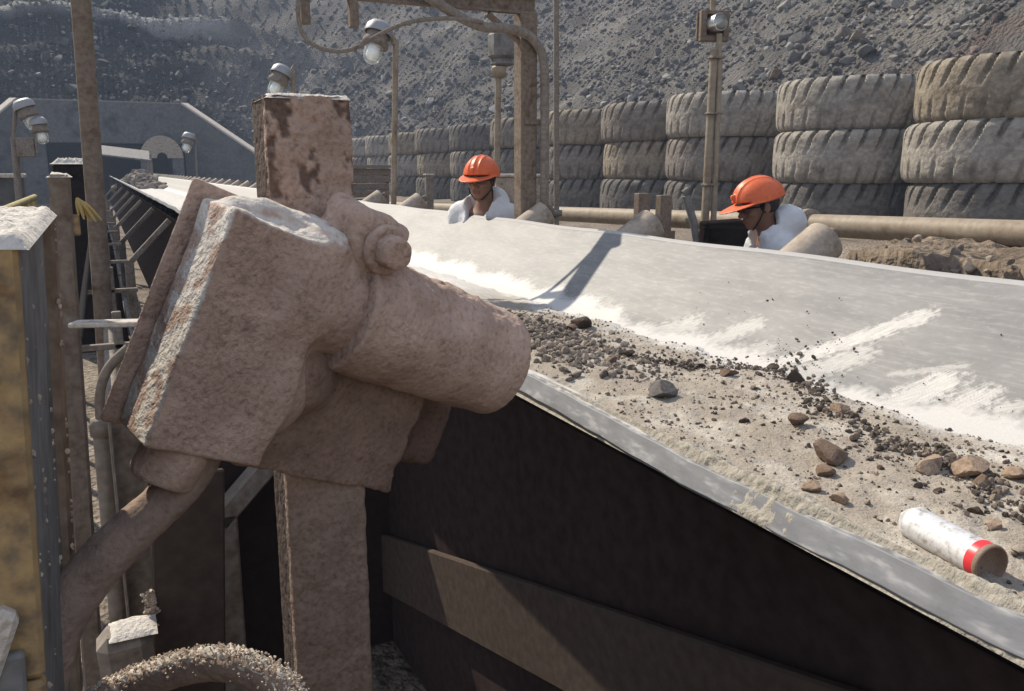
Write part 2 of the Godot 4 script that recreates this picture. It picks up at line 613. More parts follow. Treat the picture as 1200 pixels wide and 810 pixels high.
func hill_at(i: int, d: float) -> Vector3:
	var p: Vector3 = foot[i][0]
	var nn: Vector3 = foot[i][1]
	var back := sm(6.0, -2.0, p.x)
	var y := d * lerpf(0.74, 0.8, back)
	# a haul road half way up the back slope
	var lo := lerpf(7.2, 6.6, back)
	var b := sm(9.5, 4.5, p.x)
	y -= b * 0.8 * clampf(d - lo, 0.0, 3.2)
	y += b * 0.55 * exp(-pow((d - lo - 0.2) / 0.45, 2.0))
	var q := p + nn * d
	y += (0.55 * N2(q.x * 0.16, q.z * 0.16 - y * 0.1) + 0.28 * N2(q.x * 0.5 + 7.0, q.z * 0.5 - y * 0.3) + 0.1 * N2(q.x * 1.6, q.z * 1.6)) * sm(0.0, 1.5, d)
	return Vector3(q.x, p.y + y, q.z)

func hill_tint(p: Vector3, d: float) -> Color:
	var k := 0.5 + 0.5 * N2(p.x * 0.22 + 40.0, p.z * 0.22 - p.y * 0.2)
	var c := Color(0.128, 0.12, 0.111).lerp(Color(0.205, 0.193, 0.175), sm(0.3, 0.75, k))
	c *= 1.0 + 0.4 * N2((p.z + 0.75 * p.x) * 0.4, p.x * 0.07) + 0.2 * N2((p.z + 0.75 * p.x) * 1.3, p.x * 0.2)
	c = c.lerp(c * 0.24, sm(8.5, 4.0, p.x))  # back slope darkened: its shade is put into the rock colour
	var red := sm(-20.0, -8.0, p.z) * sm(0.5, 0.68, 0.5 + 0.5 * N2(p.x * 0.35 + 3.0, p.z * 0.35 - p.y * 0.35))
	c = c.lerp(Color(0.21, 0.135, 0.11), red * 0.75)
	var tan := sm(-26.0, -6.0, p.z) * sm(0.42, 0.7, 0.5 + 0.5 * N2(p.x * 0.28 - 13.0, p.z * 0.28 - p.y * 0.3))
	c = c.lerp(Color(0.27, 0.245, 0.2), tan * 0.6)
	var lo := 6.9
	if p.x < 9.0 and absf(d - lo - 0.2) < 0.9: c = c.lerp(Color(0.42, 0.41, 0.39), 0.8 * sm(0.9, 0.3, absf(d - lo - 0.2)) * sm(9.0, 6.0, p.x))  # pale line: sunlight on the road edge put into the colour
	return c

func build_hill() -> void:
	foot_line()
	var m := MB.new()
	var rows := []
	var cols := []
	for k in 100:
		var d := 42.0 * pow(k / 99.0, 1.6) - 0.4
		var row := PackedVector3Array()
		var cr := []
		for i in foot.size():
			var p := hill_at(i, d)
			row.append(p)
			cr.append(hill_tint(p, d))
		rows.append(row); cols.append(cr)
	m.grid(rows, false, cols, [], true)
	var fl := m.n[m.n.size() / 2].y < 0.0
	if fl:
		m = MB.new()
		m.grid(rows, false, cols)
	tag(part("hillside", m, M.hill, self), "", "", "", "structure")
	# loose rock lying on it
	var where := []
	var tints := []
	for k in 6: where.append([]); tints.append([])
	for k in 90000:
		var near := k < 72000
		var i := rng.randi_range(95, 250) if near else rng.randi_range(225, 395)
		var d := 17.0 * pow(rng.randf(), 1.15) if near else 15.0 * rng.randf()
		var p := hill_at(i, d)
		var patch := 0.5 + 0.5 * N2(p.x * 0.3 + 21.0, p.z * 0.3 - p.y * 0.4)
		if rng.randf() > 0.25 + 1.0 * sm(0.3, 0.62, patch): continue
		var s := 0.022 + 0.045 * pow(rng.randf(), 1.8)
		if rng.randf() < 0.12: s = rng.randf_range(0.06, 0.145)
		if rng.randf() < 0.006: s = rng.randf_range(0.14, 0.3)
		if not near: s *= 1.5
		var j := rng.randi_range(0, 5)
		where[j].append(turned(p + Vector3.UP * s * 0.25, s))
		var c := hill_tint(p, d) * rng.randf_range(0.6, 2.0)
		if rng.randf() < 0.4: c = c.lerp(Color(0.165, 0.158, 0.15), 0.6)
		if rng.randf() < 0.09: c = Color(0.4, 0.39, 0.37) * (0.45 if not near else 1.0)
		c.a = 1.0
		tints[j].append(c)
	for j in 6: mm("scree", rock_mesh[j] if j < 3 else pebble_mesh[j - 3], M.scree, where[j], tints[j])
	var spots := [[121, 6.4, 0.42, "grey"], [114, 4.3, 0.3, "brown"], [134, 7.4, 0.46, "pale"], [146, 5.4, 0.4, "dark grey"], [108, 5.4, 0.3, "pale"]]
	var says := ["grey boulder on the slope above the notch between the second and third tyre columns", "brown boulder sitting just behind the tyre tops where second and third columns meet", "pale boulder on the slope just right of the square lamp", "dark grey boulder low on the slope between the thin pole and the square lamp", "pale boulder on the slope above the middle of the second tyre column"]
	for k in spots.size():
		var q = spots[k]
		var o := part("boulder", rock_mesh[k], tinted_rock(q[3]), self, turned(hill_at(q[0], q[1]) + Vector3(0, 0.08, 0), q[2] * 0.72))
		tag(o, says[k], "boulder", "boulders on the scree slope")

func tinted_rock(which: String) -> StandardMaterial3D:
	var nm := "rock_" + which
	if not M.has(nm):
		var m: StandardMaterial3D = M.rock.duplicate()
		m.vertex_color_use_as_albedo = false
		m.albedo_color = {"grey": Color(0.7, 0.72, 0.75), "brown": Color(0.76, 0.69, 0.64), "dark grey": Color(0.5, 0.52, 0.55), "pale": Color(1, 1, 0.98), "buff": Color(1, 0.93, 0.86), "dark": Color(0.52, 0.48, 0.45)}[which]
		M[nm] = m
	return M[nm]

# ---------------------------------------------------------------- tunnel portal at the far end
func build_portal() -> void:
	var t := thing("tunnel_portal", "grey concrete tunnel headwall with sloping wing walls and a dark opening", "tunnel portal", Vector3(0, 0, -46))
	var m := MB.new()
	m.box(Vector3(0.55, 3.75, -0.2), Vector3(7.3, 1.9, 0.5), Basis.IDENTITY, 0.02)
	m.box(Vector3(-2.55, 1.38, -0.2), Vector3(1.1, 2.84, 0.5), Basis.IDENTITY, 0.02)
	part("headwall", m, M.concrete, t)
	m = MB.new() # the dark room behind the opening
	m.box(Vector3(1.1, 1.4, -6.0), Vector3(7.0, 2.9, 0.3))
	m.box(Vector3(1.1, 2.95, -3.2), Vector3(7.0, 0.3, 5.4))
	m.box(Vector3(-2.3, 1.4, -3.2), Vector3(0.3, 2.8, 5.4))
	m.box(Vector3(4.6, 1.4, -3.2), Vector3(0.3, 2.8, 5.4))
	part("tunnel_lining", m, M.steel_dark, t)
	for s in [0, 1]:
		var a := Vector3(4.2, 4.68, -0.1) if s == 0 else Vector3(-3.1, 4.68, -0.1)
		var b := Vector3(7.4, 2.0, 3.4) if s == 0 else Vector3(-5.6, 2.2, 2.2)
		m = MB.new()
		var q := (b - a)
		var nn := Vector3(-q.z, 0, q.x).normalized() * 0.2
		var cc := (a + b) * 0.5 - Vector3(0, 2, 0)
		var A0 := Vector3(a.x, -0.3, a.z)
		var B0 := Vector3(b.x, -0.3, b.z)
		m.face([a + nn, b + nn, B0 + nn, A0 + nn], cc)
		m.face([a - nn, b - nn, B0 - nn, A0 - nn], cc)
		m.face([a + nn, a - nn, b - nn, b + nn], cc)
		m.face([a + nn, a - nn, A0 - nn, A0 + nn], cc)
		m.face([b + nn, b - nn, B0 - nn, B0 + nn], cc)
		var w := part("wing_wall", m, M.concrete, t)
		m = MB.new()
		m.bar(a + Vector3(0, 0.06, 0), b + Vector3(0, 0.06, 0), 0.46, 0.1, Vector3.UP, 0.02)
		part("coping", m, M.dust_top, w)
	m = MB.new()
	m.box(Vector3(0.55, 4.73, -0.2), Vector3(7.26, 0.07, 0.46), Basis.IDENTITY, 0.01)
	part("coping", m, M.steel_dust, t)
	# arched shield in front of the opening
	var sh := thing("arched_hood", "grey half-round hood plate standing in front of the tunnel opening", "hood", Vector3(2.9, 1.6, -44.6))
	m = MB.new()
	var rows := []
	for z in [0.0, 0.5]:
		var row := PackedVector3Array()
		for k in 25: row.append(Vector3(-cos(PI * k / 24.0) * 0.95, 0.5 + sin(PI * k / 24.0) * 1.05, -z))
		rows.append(row)
	m.grid(rows)
	for k in 24:
		m.face([rows[0][k], rows[0][k + 1], Vector3(rows[0][k + 1].x * 0.25, 0.5 + (rows[0][k + 1].y - 0.5) * 0.25, 0), Vector3(rows[0][k].x * 0.25, 0.5 + (rows[0][k].y - 0.5) * 0.25, 0)], Vector3(0, 0.5, -1))
	part("hood_plate", m, M.roller, sh)
	m = MB.new()
	m.box(Vector3(-0.7, -0.55, -0.25), Vector3(0.5, 2.1, 0.4))
	m.box(Vector3(0.7, -0.55, -0.25), Vector3(0.5, 2.1, 0.4))
	part("side_post", m, M.concrete, sh)
	# roof sheet over the loading point and ore heap on the far belt
	var rf := thing("loading_roof", "pale grey sheet roof over the far end of the belt", "roof", Vector3(1.0, 0, -36.5))
	m = MB.new()
	m.box(Vector3(0.0, 2.2, 0), Vector3(1.9, 0.06, 2.4), Basis(Vector3(0, 0, 1), -0.12) * Basis(Vector3(1, 0, 0), 0.16), 0.01)
	part("roof_sheet", m, M.steel_grey, rf)
	for x in [-0.9, 0.9]:
		for z in [-1.0, 1.0]:
			m = MB.new()
			m.box(Vector3(x, 1.08, z), Vector3(0.09, 2.12, 0.09))
			part("post", m, M.steel_dust, rf)
	var where := []
	var tints := []
	for k in 420:
		var z := rng.randf_range(-34.0, -26.0)
		var x := 1.3 + rng.randfn() * 0.3
		var top := 1.12 + 0.42 * exp(-pow((x - 1.3) / 0.4, 2.0)) * sm(-25.5, -30.0, z)
		where.append(turned(Vector3(x, top - 0.12, z), rng.randf_range(0.07, 0.2)))
		var c := rng.randf_range(0.35, 0.9)
		tints.append(Color(c, c * 0.98, c * 0.95))
	tag(mm("ore_heap", rock_mesh[1], M.rock, where, tints), "heap of grey broken ore on the belt near the tunnel", "ore")

# ---------------------------------------------------------------- the belt
const BZ0 := 1.5
const BZ1 := -45.5
var prof := [] # top surface from near edge to far edge, Vector2(x, y)
var plen := []

func belt_profile() -> void:
	var key := [Vector2(0.555, 1.31), Vector2(1.0, 1.03), Vector2(1.65, 1.03), Vector2(2.1, 1.325)]
	prof = []
	for k in 11: prof.append(key[0].lerp(key[1] + (key[0] - key[1]).normalized() * 0.12, k / 10.0))
	for e in [[0, 1, 2], [1, 2, 3]]:
		var a: Vector2 = key[e[1]] + (key[e[0]] - key[e[1]]).normalized() * 0.12
		var b: Vector2 = key[e[1]] + (key[e[2]] - key[e[1]]).normalized() * 0.12
		for k in range(1, 7):
			var t := k / 6.0
			prof.append(a.lerp(key[e[1]], t).lerp(key[e[1]].lerp(b, t), t))
		var stop: Vector2 = key[2] + Vector2(-0.12, 0) if e[1] == 1 else key[3]
		var m := 8 if e[1] == 1 else 14
		for k in range(1, m + 1): prof.append(b.lerp(stop, k / float(m)))
	plen = [0.0]
	for i in range(1, prof.size()): plen.append(plen[i - 1] + prof[i].distance_to(prof[i - 1]))

func pnorm(i: int) -> Vector2:
	var d: Vector2 = prof[mini(i + 1, prof.size() - 1)] - prof[maxi(i - 1, 0)]
	return Vector2(-d.y, d.x).normalized()

func bez(x: float, a: float, b: float) -> float: return sm(a, b, x) 

func belt_picture() -> ImageTexture: # rubber with dust, scuffs and dried splashes; columns along z (0 to -6.4 m), rows across
	var W := 2048
	var Hh := 640
	var data := PackedByteArray()
	data.resize(W * Hh * 3)
	var total: float = plen[plen.size() - 1]
	var fold := 1.165 # distance across at which the far wing starts
	var near_fold := 0.51
	# dried splashes on the far wing: [z, up the wing, z towards, up towards, half width, strength]
	var splash := [[-1.86, -0.02, -1.54, 0.35, 0.045, 1.0], [-1.73, 0.0, -1.60, 0.16, 0.06, 0.75], [-2.4, 0.0, -2.28, 0.10, 0.08, 0.7], [-2.15, 0.0, -2.03, 0.17, 0.055, 0.75], [-1.98, 0.02, -1.90, 0.09, 0.06, 0.6],
		[-1.47, 0.12, -1.32, 0.2, 0.016, 0.6], [-1.40, -0.02, -1.33, 0.13, 0.07, 1.0], [-1.28, -0.03, -1.22, 0.12, 0.055, 0.95], [-1.19, -0.03, -1.14, 0.03, 0.05, 0.7], [-1.16, 0.10, -1.10, 0.14, 0.025, 0.85], [-0.98, -0.02, -0.9, 0.1, 0.06, 0.8], [-2.9, 0.0, -2.8, 0.07, 0.09, 0.5]]
	var fw := FastNoiseLite.new()
	fw.noise_type = FastNoiseLite.TYPE_SIMPLEX
	fw.frequency = 1.0
	fw.fractal_octaves = 4
	fw.seed = 31
	var at := 0
	for r in Hh:
		var edge := r < 40
		var v := (r - 40) / 599.0 * total
		var wing := v - fold
		for k in W:
			var z := -k / float(W) * 6.4
			var c := Vector3(0.122, 0.119, 0.114)
			var n0 := fw.get_noise_2d(z * 9.0, v * 40.0 + 3.0)
			var n1 := fw.get_noise_2d(z * 34.0, v * 34.0)
			var n2 := fw.get_noise_2d(z * 160.0, v * 160.0)
			var d := 0.0
			if edge:
				c = Vector3(0.115, 0.122, 0.138)
				var e := r / 40.0 # 0 bottom, 1 top rim
				var n3 := fw.get_noise_2d(z * 8.0, e * 1.6 + 50.0) + 0.5 * fw.get_noise_2d(z * 26.0, e * 3.0 + 70.0)
				n1 = fw.get_noise_2d(z * 40.0, e * 4.0 + 90.0)
				d = 0.08 + sm(0.1, 0.7, n3 * 0.7 + n1 * 0.3 + 0.06 - 0.2 * e) * 0.3
				d = maxf(d, sm(0.74, 0.86, e + 0.08 * n1) * (0.7 + 0.3 * n3))
				d = maxf(d, sm(-0.95, -0.65, z) * sm(-0.55, -0.75, z) * 0.0)
				c *= 0.9 + 0.12 * n2 + 0.3 * n3
			elif wing > -0.12:
				c *= 1.0 + 0.14 * n0 + 0.02 * n2
				c += Vector3.ONE * 0.035 * sm(0.3, 0.6, n0)
				d = 0.12 + 0.03 * n1 + 0.1 * sm(0.45, 0.62, fw.get_noise_2d(v * 70.0 + 200.0, z * 0.7)) + 0.1 * fw.get_noise_2d(z * 2.0, v * 7.0 + 30.0)
				var band := 0.05 + 0.05 * fw.get_noise_2d(z * 3.0, 9.0) + 0.02 * n1 + 0.05 * sm(-2.2, -3.2, z)
				d = maxf(d, sm(band + 0.05, band - 0.03, wing) * 0.92)
				for q in splash:
					if absf(z - q[0]) > 0.6: continue
					var ax: float = q[2] - q[0]
					var ay: float = q[3] - q[1]
					var ll := ax * ax + ay * ay
					var t := clampf(((z - q[0]) * ax + (wing - q[1]) * ay) / ll, 0.0, 1.0)
					var dx: float = z - q[0] - ax * t
					var dy: float = wing - q[1] - ay * t
					# streaks run along the stroke
					var side: float = (z * ay - wing * ax) / sqrt(ll)
					var st := fw.get_noise_2d(side * 190.0, (z * ax + wing * ay) / sqrt(ll) * 14.0)
					var w: float = q[4] * (1.0 + 0.55 * n1 + 0.35 * st)
					d = maxf(d, sm(w * 1.1, w * 0.35, sqrt(dx * dx + dy * dy)) * q[5] * (0.8 + 0.4 * st))
				d = maxf(d, 0.3 * sm(0.72, 0.85, n2 + 0.25 * n1))
				if wing > 0.515: d = maxf(d, 0.6)
			elif v < near_fold + 0.1:
				d = 0.45 + 0.4 * n1
				if v < 0.03: d = 0.85 + 0.2 * n1
			else:
				d = 0.85 + 0.2 * n1
			d = clampf(d, 0.0, 1.0)
			var dust := Vector3(0.53, 0.51, 0.475) * (0.92 + 0.1 * n2)
			c = c.lerp(dust, d)
			data[at] = int(clampf(pow(c.x, 0.4545), 0, 1) * 255.0)
			data[at + 1] = int(clampf(pow(c.y, 0.4545), 0, 1) * 255.0)
			data[at + 2] = int(clampf(pow(c.z, 0.4545), 0, 1) * 255.0)
			at += 3
	return ImageTexture.create_from_image(Image.create_from_data(W, Hh, false, Image.FORMAT_RGB8, data))

func build_belt() -> void:
	belt_profile()
	var bm := StandardMaterial3D.new()
	bm.resource_name = "belt"
	bm.albedo_texture = belt_picture()
	bm.texture_repeat = false
	bm.roughness = 0.58
	bm.metallic_specular = 0.5
	var t := thing("conveyor_belt", "long troughed grey rubber conveyor belt dusted white, running to the tunnel", "conveyor belt")
	var zs := []
	var z := BZ0
	while z > BZ1:
		zs.append(z)
		z -= 0.02 if z > -3.2 else 0.1 if z > -12.0 else 0.5
	zs.append(BZ1)
	var total: float = plen[plen.size() - 1]
	var rows := []
	var uvs := []
	for zz in zs:
		var row := PackedVector3Array()
		var uv := []
		var sag := -0.006 * (0.5 - 0.5 * cos(TAU * (zz + 2.2) / 1.07))
		var wob := 0.004 * N2(zz * 1.3, 3.0) + 0.0022 * N2(zz * 9.0, 8.0)
		var th := 0.038
		var i0: Vector2 = prof[0]
		var n0 := pnorm(0)
		# edge face from below up to the rim, then over the top
		for e in [[1.0, 0.012, 0.0], [1.0, 0.004, 0.02], [0.97, 0.0005, 0.05], [0.94, 0.0, 0.08], [0.6, 0.0003, 0.42], [0.31, 0.0, 0.74], [0.28, 0.0004, 0.78], [0.25, 0.0018, 0.81], [0.06, 0.0105, 0.97], [0.03, 0.0125, 0.98], [0.01, 0.0165, 0.99]]:
			var along: Vector2 = (prof[1] - prof[0]).normalized()
			var p: Vector2 = i0 - n0 * th * e[0] + along * e[1]
			row.append(Vector3(p.x + wob + 0.0012 * N2(zz * 30.0, e[0] * 4.0), p.y + sag + wob * 0.5, zz))
			uv.append(Vector2(-zz / 6.4, e[2] * 39.0 / 640.0))
		for i in range(0, prof.size()):
			if i == 0:
				var p0: Vector2 = prof[0].lerp(prof[1], 0.45)
				row.append(Vector3(p0.x + wob, p0.y + sag + wob * 0.5, zz))
			else:
				row.append(Vector3(prof[i].x + wob * 0.3, prof[i].y + sag, zz))
			uv.append(Vector2(-zz / 6.4, (40.0 + 599.0 * plen[i] / total) / 640.0))
		# far edge and underside
		var last := prof.size() - 1
		for i in range(last, -1, -3):
			var p: Vector2 = prof[i] - pnorm(i) * (th if i < 4 else 0.02)
			if i == last: p += (prof[last] - prof[last - 1]).normalized() * 0.004
			row.append(Vector3(p.x, p.y + sag, zz))
			uv.append(Vector2(-zz / 6.4, 0.02))
		rows.append(row)
		uvs.append(uv)
	var m := MB.new()
	m.grid(rows, true, [], uvs)
	if m.n[20].y < 0.0:
		m = MB.new()
		m.grid(rows, true, [], uvs, true)
	part("carrying_strand", m, bm, t)
	m = MB.new()
	m.box(Vector3(1.5, 0.5, (BZ0 + BZ1) / 2), Vector3(1.3, 0.03, BZ0 - BZ1), Basis.IDENTITY, 0.008)
	part("return_strand", m, M.rubber, t)
	# dried mud that clings to the near lip
	m = MB.new()
	rows = []
	var cols := []
	var lip := [Vector2(0.532, 1.272), Vector2(0.541, 1.284), Vector2(0.549, 1.297), Vector2(0.555, 1.307), Vector2(0.561, 1.3075), Vector2(0.574, 1.2995), Vector2(0.59, 1.289), Vector2(0.607, 1.278)]
	var lip2 := []
	for j in 29: lip2.append(lip[j / 4].lerp(lip[mini(j / 4 + 1, 7)], (j % 4) / 4.0))
	for k in 560:
		var zz := -0.24 - k * 0.0019
		var row := PackedVector3Array()
		var cr := []
		var zone := 0.6 * sm(-0.44, -0.58, zz) * sm(-0.86, -0.70, zz) + 0.4 * sm(-0.28, -0.31, zz) * sm(-0.42, -0.36, zz)
		for j in lip2.size():
			var side := Vector2(-0.85, 0.4).lerp(Vector2(0.3, 1.0), sm(8.0, 18.0, j))
			var q3 := Vector3(lip2[j].x, lip2[j].y, zz)
			var a := N3(q3, 34.0) + 0.6 * N3(q3, 95.0) + 0.3 * N3(q3, 240.0)
			var hgt := (a + 0.3) * zone + (zone - 1.02) + 0.6 * N3(q3, 11.0)
			if j == 0 or j == lip2.size() - 1: hgt = -0.6
			var p: Vector2 = lip2[j] + side.normalized() * clampf(hgt * 0.0055, -0.006, 0.0035)
			row.append(Vector3(p.x, p.y, zz))
			var sh := 0.85 + 0.2 * N3(q3, 60.0)
			cr.append(Color(0.42, 0.385, 0.32) * sh)
		rows.append(row); cols.append(cr)
	m.grid(rows, false, cols, [], true)
	if m.n[14].y < 0.0:
		m = MB.new()
		m.grid(rows, false, cols)
	tag(part("mud_crust", m, M.bed, t), "tan mud caked over the near lip of the belt")

func bed_y(x: float, z: float) -> float:
	var y := 1.052 + 0.013 * N2(x * 3.0, z * 2.2 + 4.0) + 0.006 * N2(x * 11.0, z * 11.0) + 0.0026 * N2(x * 42.0, z * 42.0)
	# a ridge where the fines run out against the far wing, a gravelly heap further on
	y += 0.016 * exp(-pow((x - 1.33) / 0.12, 2.0)) * sm(-1.75, -2.2, z)
	y += 0.02 * exp(-pow((x - 1.2) / 0.2, 2.0) - pow((z + 2.6) / 0.45, 2.0))
	y -= 0.03 * sm(1.6, 1.72, x + 0.05 * N2(x * 4.0, z * 5.0))
	return y

# ---------------------------------------------------------------- idlers and stands
func roller(m: MB, a: Vector3, b: Vector3, r: float) -> void:
	var t := a.distance_to(b)
	var q := (b - a).normalized()
	m.lathe([[0.006, r], [t * 0.5, r], [t - 0.006, r]], a, q, 32)
	for e in [0.0, 1.0]:
		var at := a.lerp(b, e)
		var out := q * (1.0 if e > 0.5 else -1.0)
		m.lathe([[-0.006, r], [-0.002, r - 0.0015], [0.0, r - 0.006]], at, out, 32)
		m.lathe([[0.0, r - 0.006], [0.0, r * 0.62]], at, out, 32)
		m.lathe([[0.0, r * 0.62], [-0.008, r * 0.56], [-0.008, 0.02]], at, out, 32)

func build_idlers() -> void:
	var W := Vector3(0.837, 0.547, 0)
	var Nn := Vector3(-0.547, 0.837, 0)
	var r := 0.076
	var o := thing("idler_set", "troughing idler set carrying the dusty belt on three rollers", "idler", Vector3(0, 0, -2.27), Basis.IDENTITY, "troughing idler sets under the belt")
	var m := MB.new()
	roller(m, Vector3(1.03, 0.91, 0), Vector3(1.62, 0.91, 0), r)
	part("centre_roller", m, M.steel_dark, o)  # dark material puts the shade below the belt into the roller
	var down := 0.022 + r
	m = MB.new()
	roller(m, Vector3(1.68, 1.06, 0) - Nn * down, Vector3(2.1, 1.325, 0) + W * 0.2 - Nn * down, r)
	part("wing_roller", m, M.roller, o)
	m = MB.new()
	var W2 := Vector3(-W.x, W.y, 0)
	var N2n := Vector3(-Nn.x, Nn.y, 0)
	roller(m, Vector3(0.97, 1.05, 0) - N2n * down, Vector3(0.88, 1.106, 0) - N2n * down, r)
	part("wing_roller", m, M.steel_dark, o)  # darker than the far wing roller to stand in for belt shade
	m = MB.new()
	m.box(Vector3(1.58, 0.79, 0), Vector3(1.5, 0.075, 0.1), Basis.IDENTITY, 0.006)
	part("base_channel", m, M.steel_dark, o)
	for s in [0, 1]:
		m = MB.new() # outer bracket: a flat plate from the channel up to the roller's spindle
		var top := Vector3(2.1, 1.325, 0) + W * 0.215 - Nn * down if s == 0 else Vector3(0.9, 1.095, 0) - N2n * down
		var base := Vector3(2.33 if s == 0 else 0.9, 0.83, 0)
		m.bar(base, top, 0.012, 0.085, Vector3(0, 0, 1), 0.003)
		m.lathe([[0.0, 0.0], [0.0, 0.024], [0.03, 0.024], [0.03, 0.0]], top, W if s == 0 else W2, 12)
		part("outer_bracket", m, M.brown_steel, o)
	for x in [1.0, 1.65]:
		m = MB.new()
		m.box(Vector3(x, 0.88, 0), Vector3(0.012, 0.12, 0.07), Basis.IDENTITY, 0.002)
		part("inner_bracket", m, M.steel_dark, o)
	var says := {0: "troughing idler set whose tan roller end rises against the profile worker's white hood", 1: "troughing idler set whose roller end rises below the pair of short brown posts", 2: "troughing idler set whose roller end rises at the foot of the gantry post", 3: "troughing idler set whose roller end rises beside the front-facing worker's chest", 4: "troughing idler set whose roller end rises below the grey guard panel's edge"}
	for k in range(-2, 39):
		var lab: String = says.get(k, "troughing idler set carrying the dusty belt on three rollers")
		if k == 0: o.set_meta("label", lab)
		else: copy(o, lab, Vector3(0, 0, -2.27 - 1.065 * k))
	# stands
	var st := thing("conveyor_stand", "grey steel leg frame with a slanting arm under the near belt edge", "stand", Vector3(0, 0, -1.72), Basis.IDENTITY, "leg frames under the near belt edge")
	m = MB.new()
	m.box(Vector3(0.165, 0.45, 0), Vector3(0.064, 0.94, 0.05), Basis.IDENTITY, 0.004)
	part("leg", m, M.steel_dust, st)
	m = MB.new()
	m.bar(Vector3(0.16, 0.9, 0), Vector3(0.47, 1.22, 0), 0.04, 0.05, Vector3(0, 0, 1), 0.004)
	part("arm", m, M.steel_dust, st)
	m = MB.new()
	m.box(Vector3(2.25, 0.37, 0), Vector3(0.07, 0.78, 0.06), Basis.IDENTITY, 0.004)
	part("leg", m, M.steel_dust, st)
	m = MB.new()
	m.box(Vector3(1.52, 0.705, 0), Vector3(1.4, 0.08, 0.07), Basis.IDENTITY, 0.004)
	part("cross_beam", m, M.steel_dark, st)  # dark material in place of the shade under the belt
	for z in [-7.0, -9.1, -11.5, -13.6, -16.0, -20.0, -25.0]:
		copy(st, "nearest of the slanting-armed leg frames seen left of the switch box" if z == -7.0 else "grey steel leg frame with a slanting arm under the far stretch of belt", Vector3(0, 0, z))
	st.set_meta("label", "grey steel leg frame seen upright between the mud-caked switch and its post")
	# dark sheets added to stand in for the deep shade under the belt
	m = MB.new()
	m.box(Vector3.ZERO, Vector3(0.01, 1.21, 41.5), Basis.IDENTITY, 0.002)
	tag(part("far_shade_sheet", m, M.steel_dark, self, Transform3D(Basis.IDENTITY, Vector3(0.52, 0.61, -25.0))), "long dark sheet added for the deep shade under the far belt", "guard sheet")
	var gs := thing("near_shade_sheet", "dark brown sheet added for the shade below the near belt lip", "shade_sheet", Vector3(0.79, 0, -1.4))  # added sheets stand in for shade and hide lit ground
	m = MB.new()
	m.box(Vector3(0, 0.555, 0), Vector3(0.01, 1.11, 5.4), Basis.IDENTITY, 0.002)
	part("sheet", m, M.shade_sheet, gs)
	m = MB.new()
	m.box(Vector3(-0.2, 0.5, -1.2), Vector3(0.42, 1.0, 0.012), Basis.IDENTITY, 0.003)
	part("end_shade_sheet", m, M.shade_sheet, gs)
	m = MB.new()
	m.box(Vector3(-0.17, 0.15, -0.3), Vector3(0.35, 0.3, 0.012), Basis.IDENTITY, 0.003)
	part("low_shade_sheet", m, M.shade_sheet, gs)
	m = MB.new()
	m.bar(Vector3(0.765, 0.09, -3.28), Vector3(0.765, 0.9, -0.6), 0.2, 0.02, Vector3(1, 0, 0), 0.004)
	tag(part("diagonal_brace", m, M.brace, self), "broad flat brown brace slanting up under the belt behind the post", "brace")

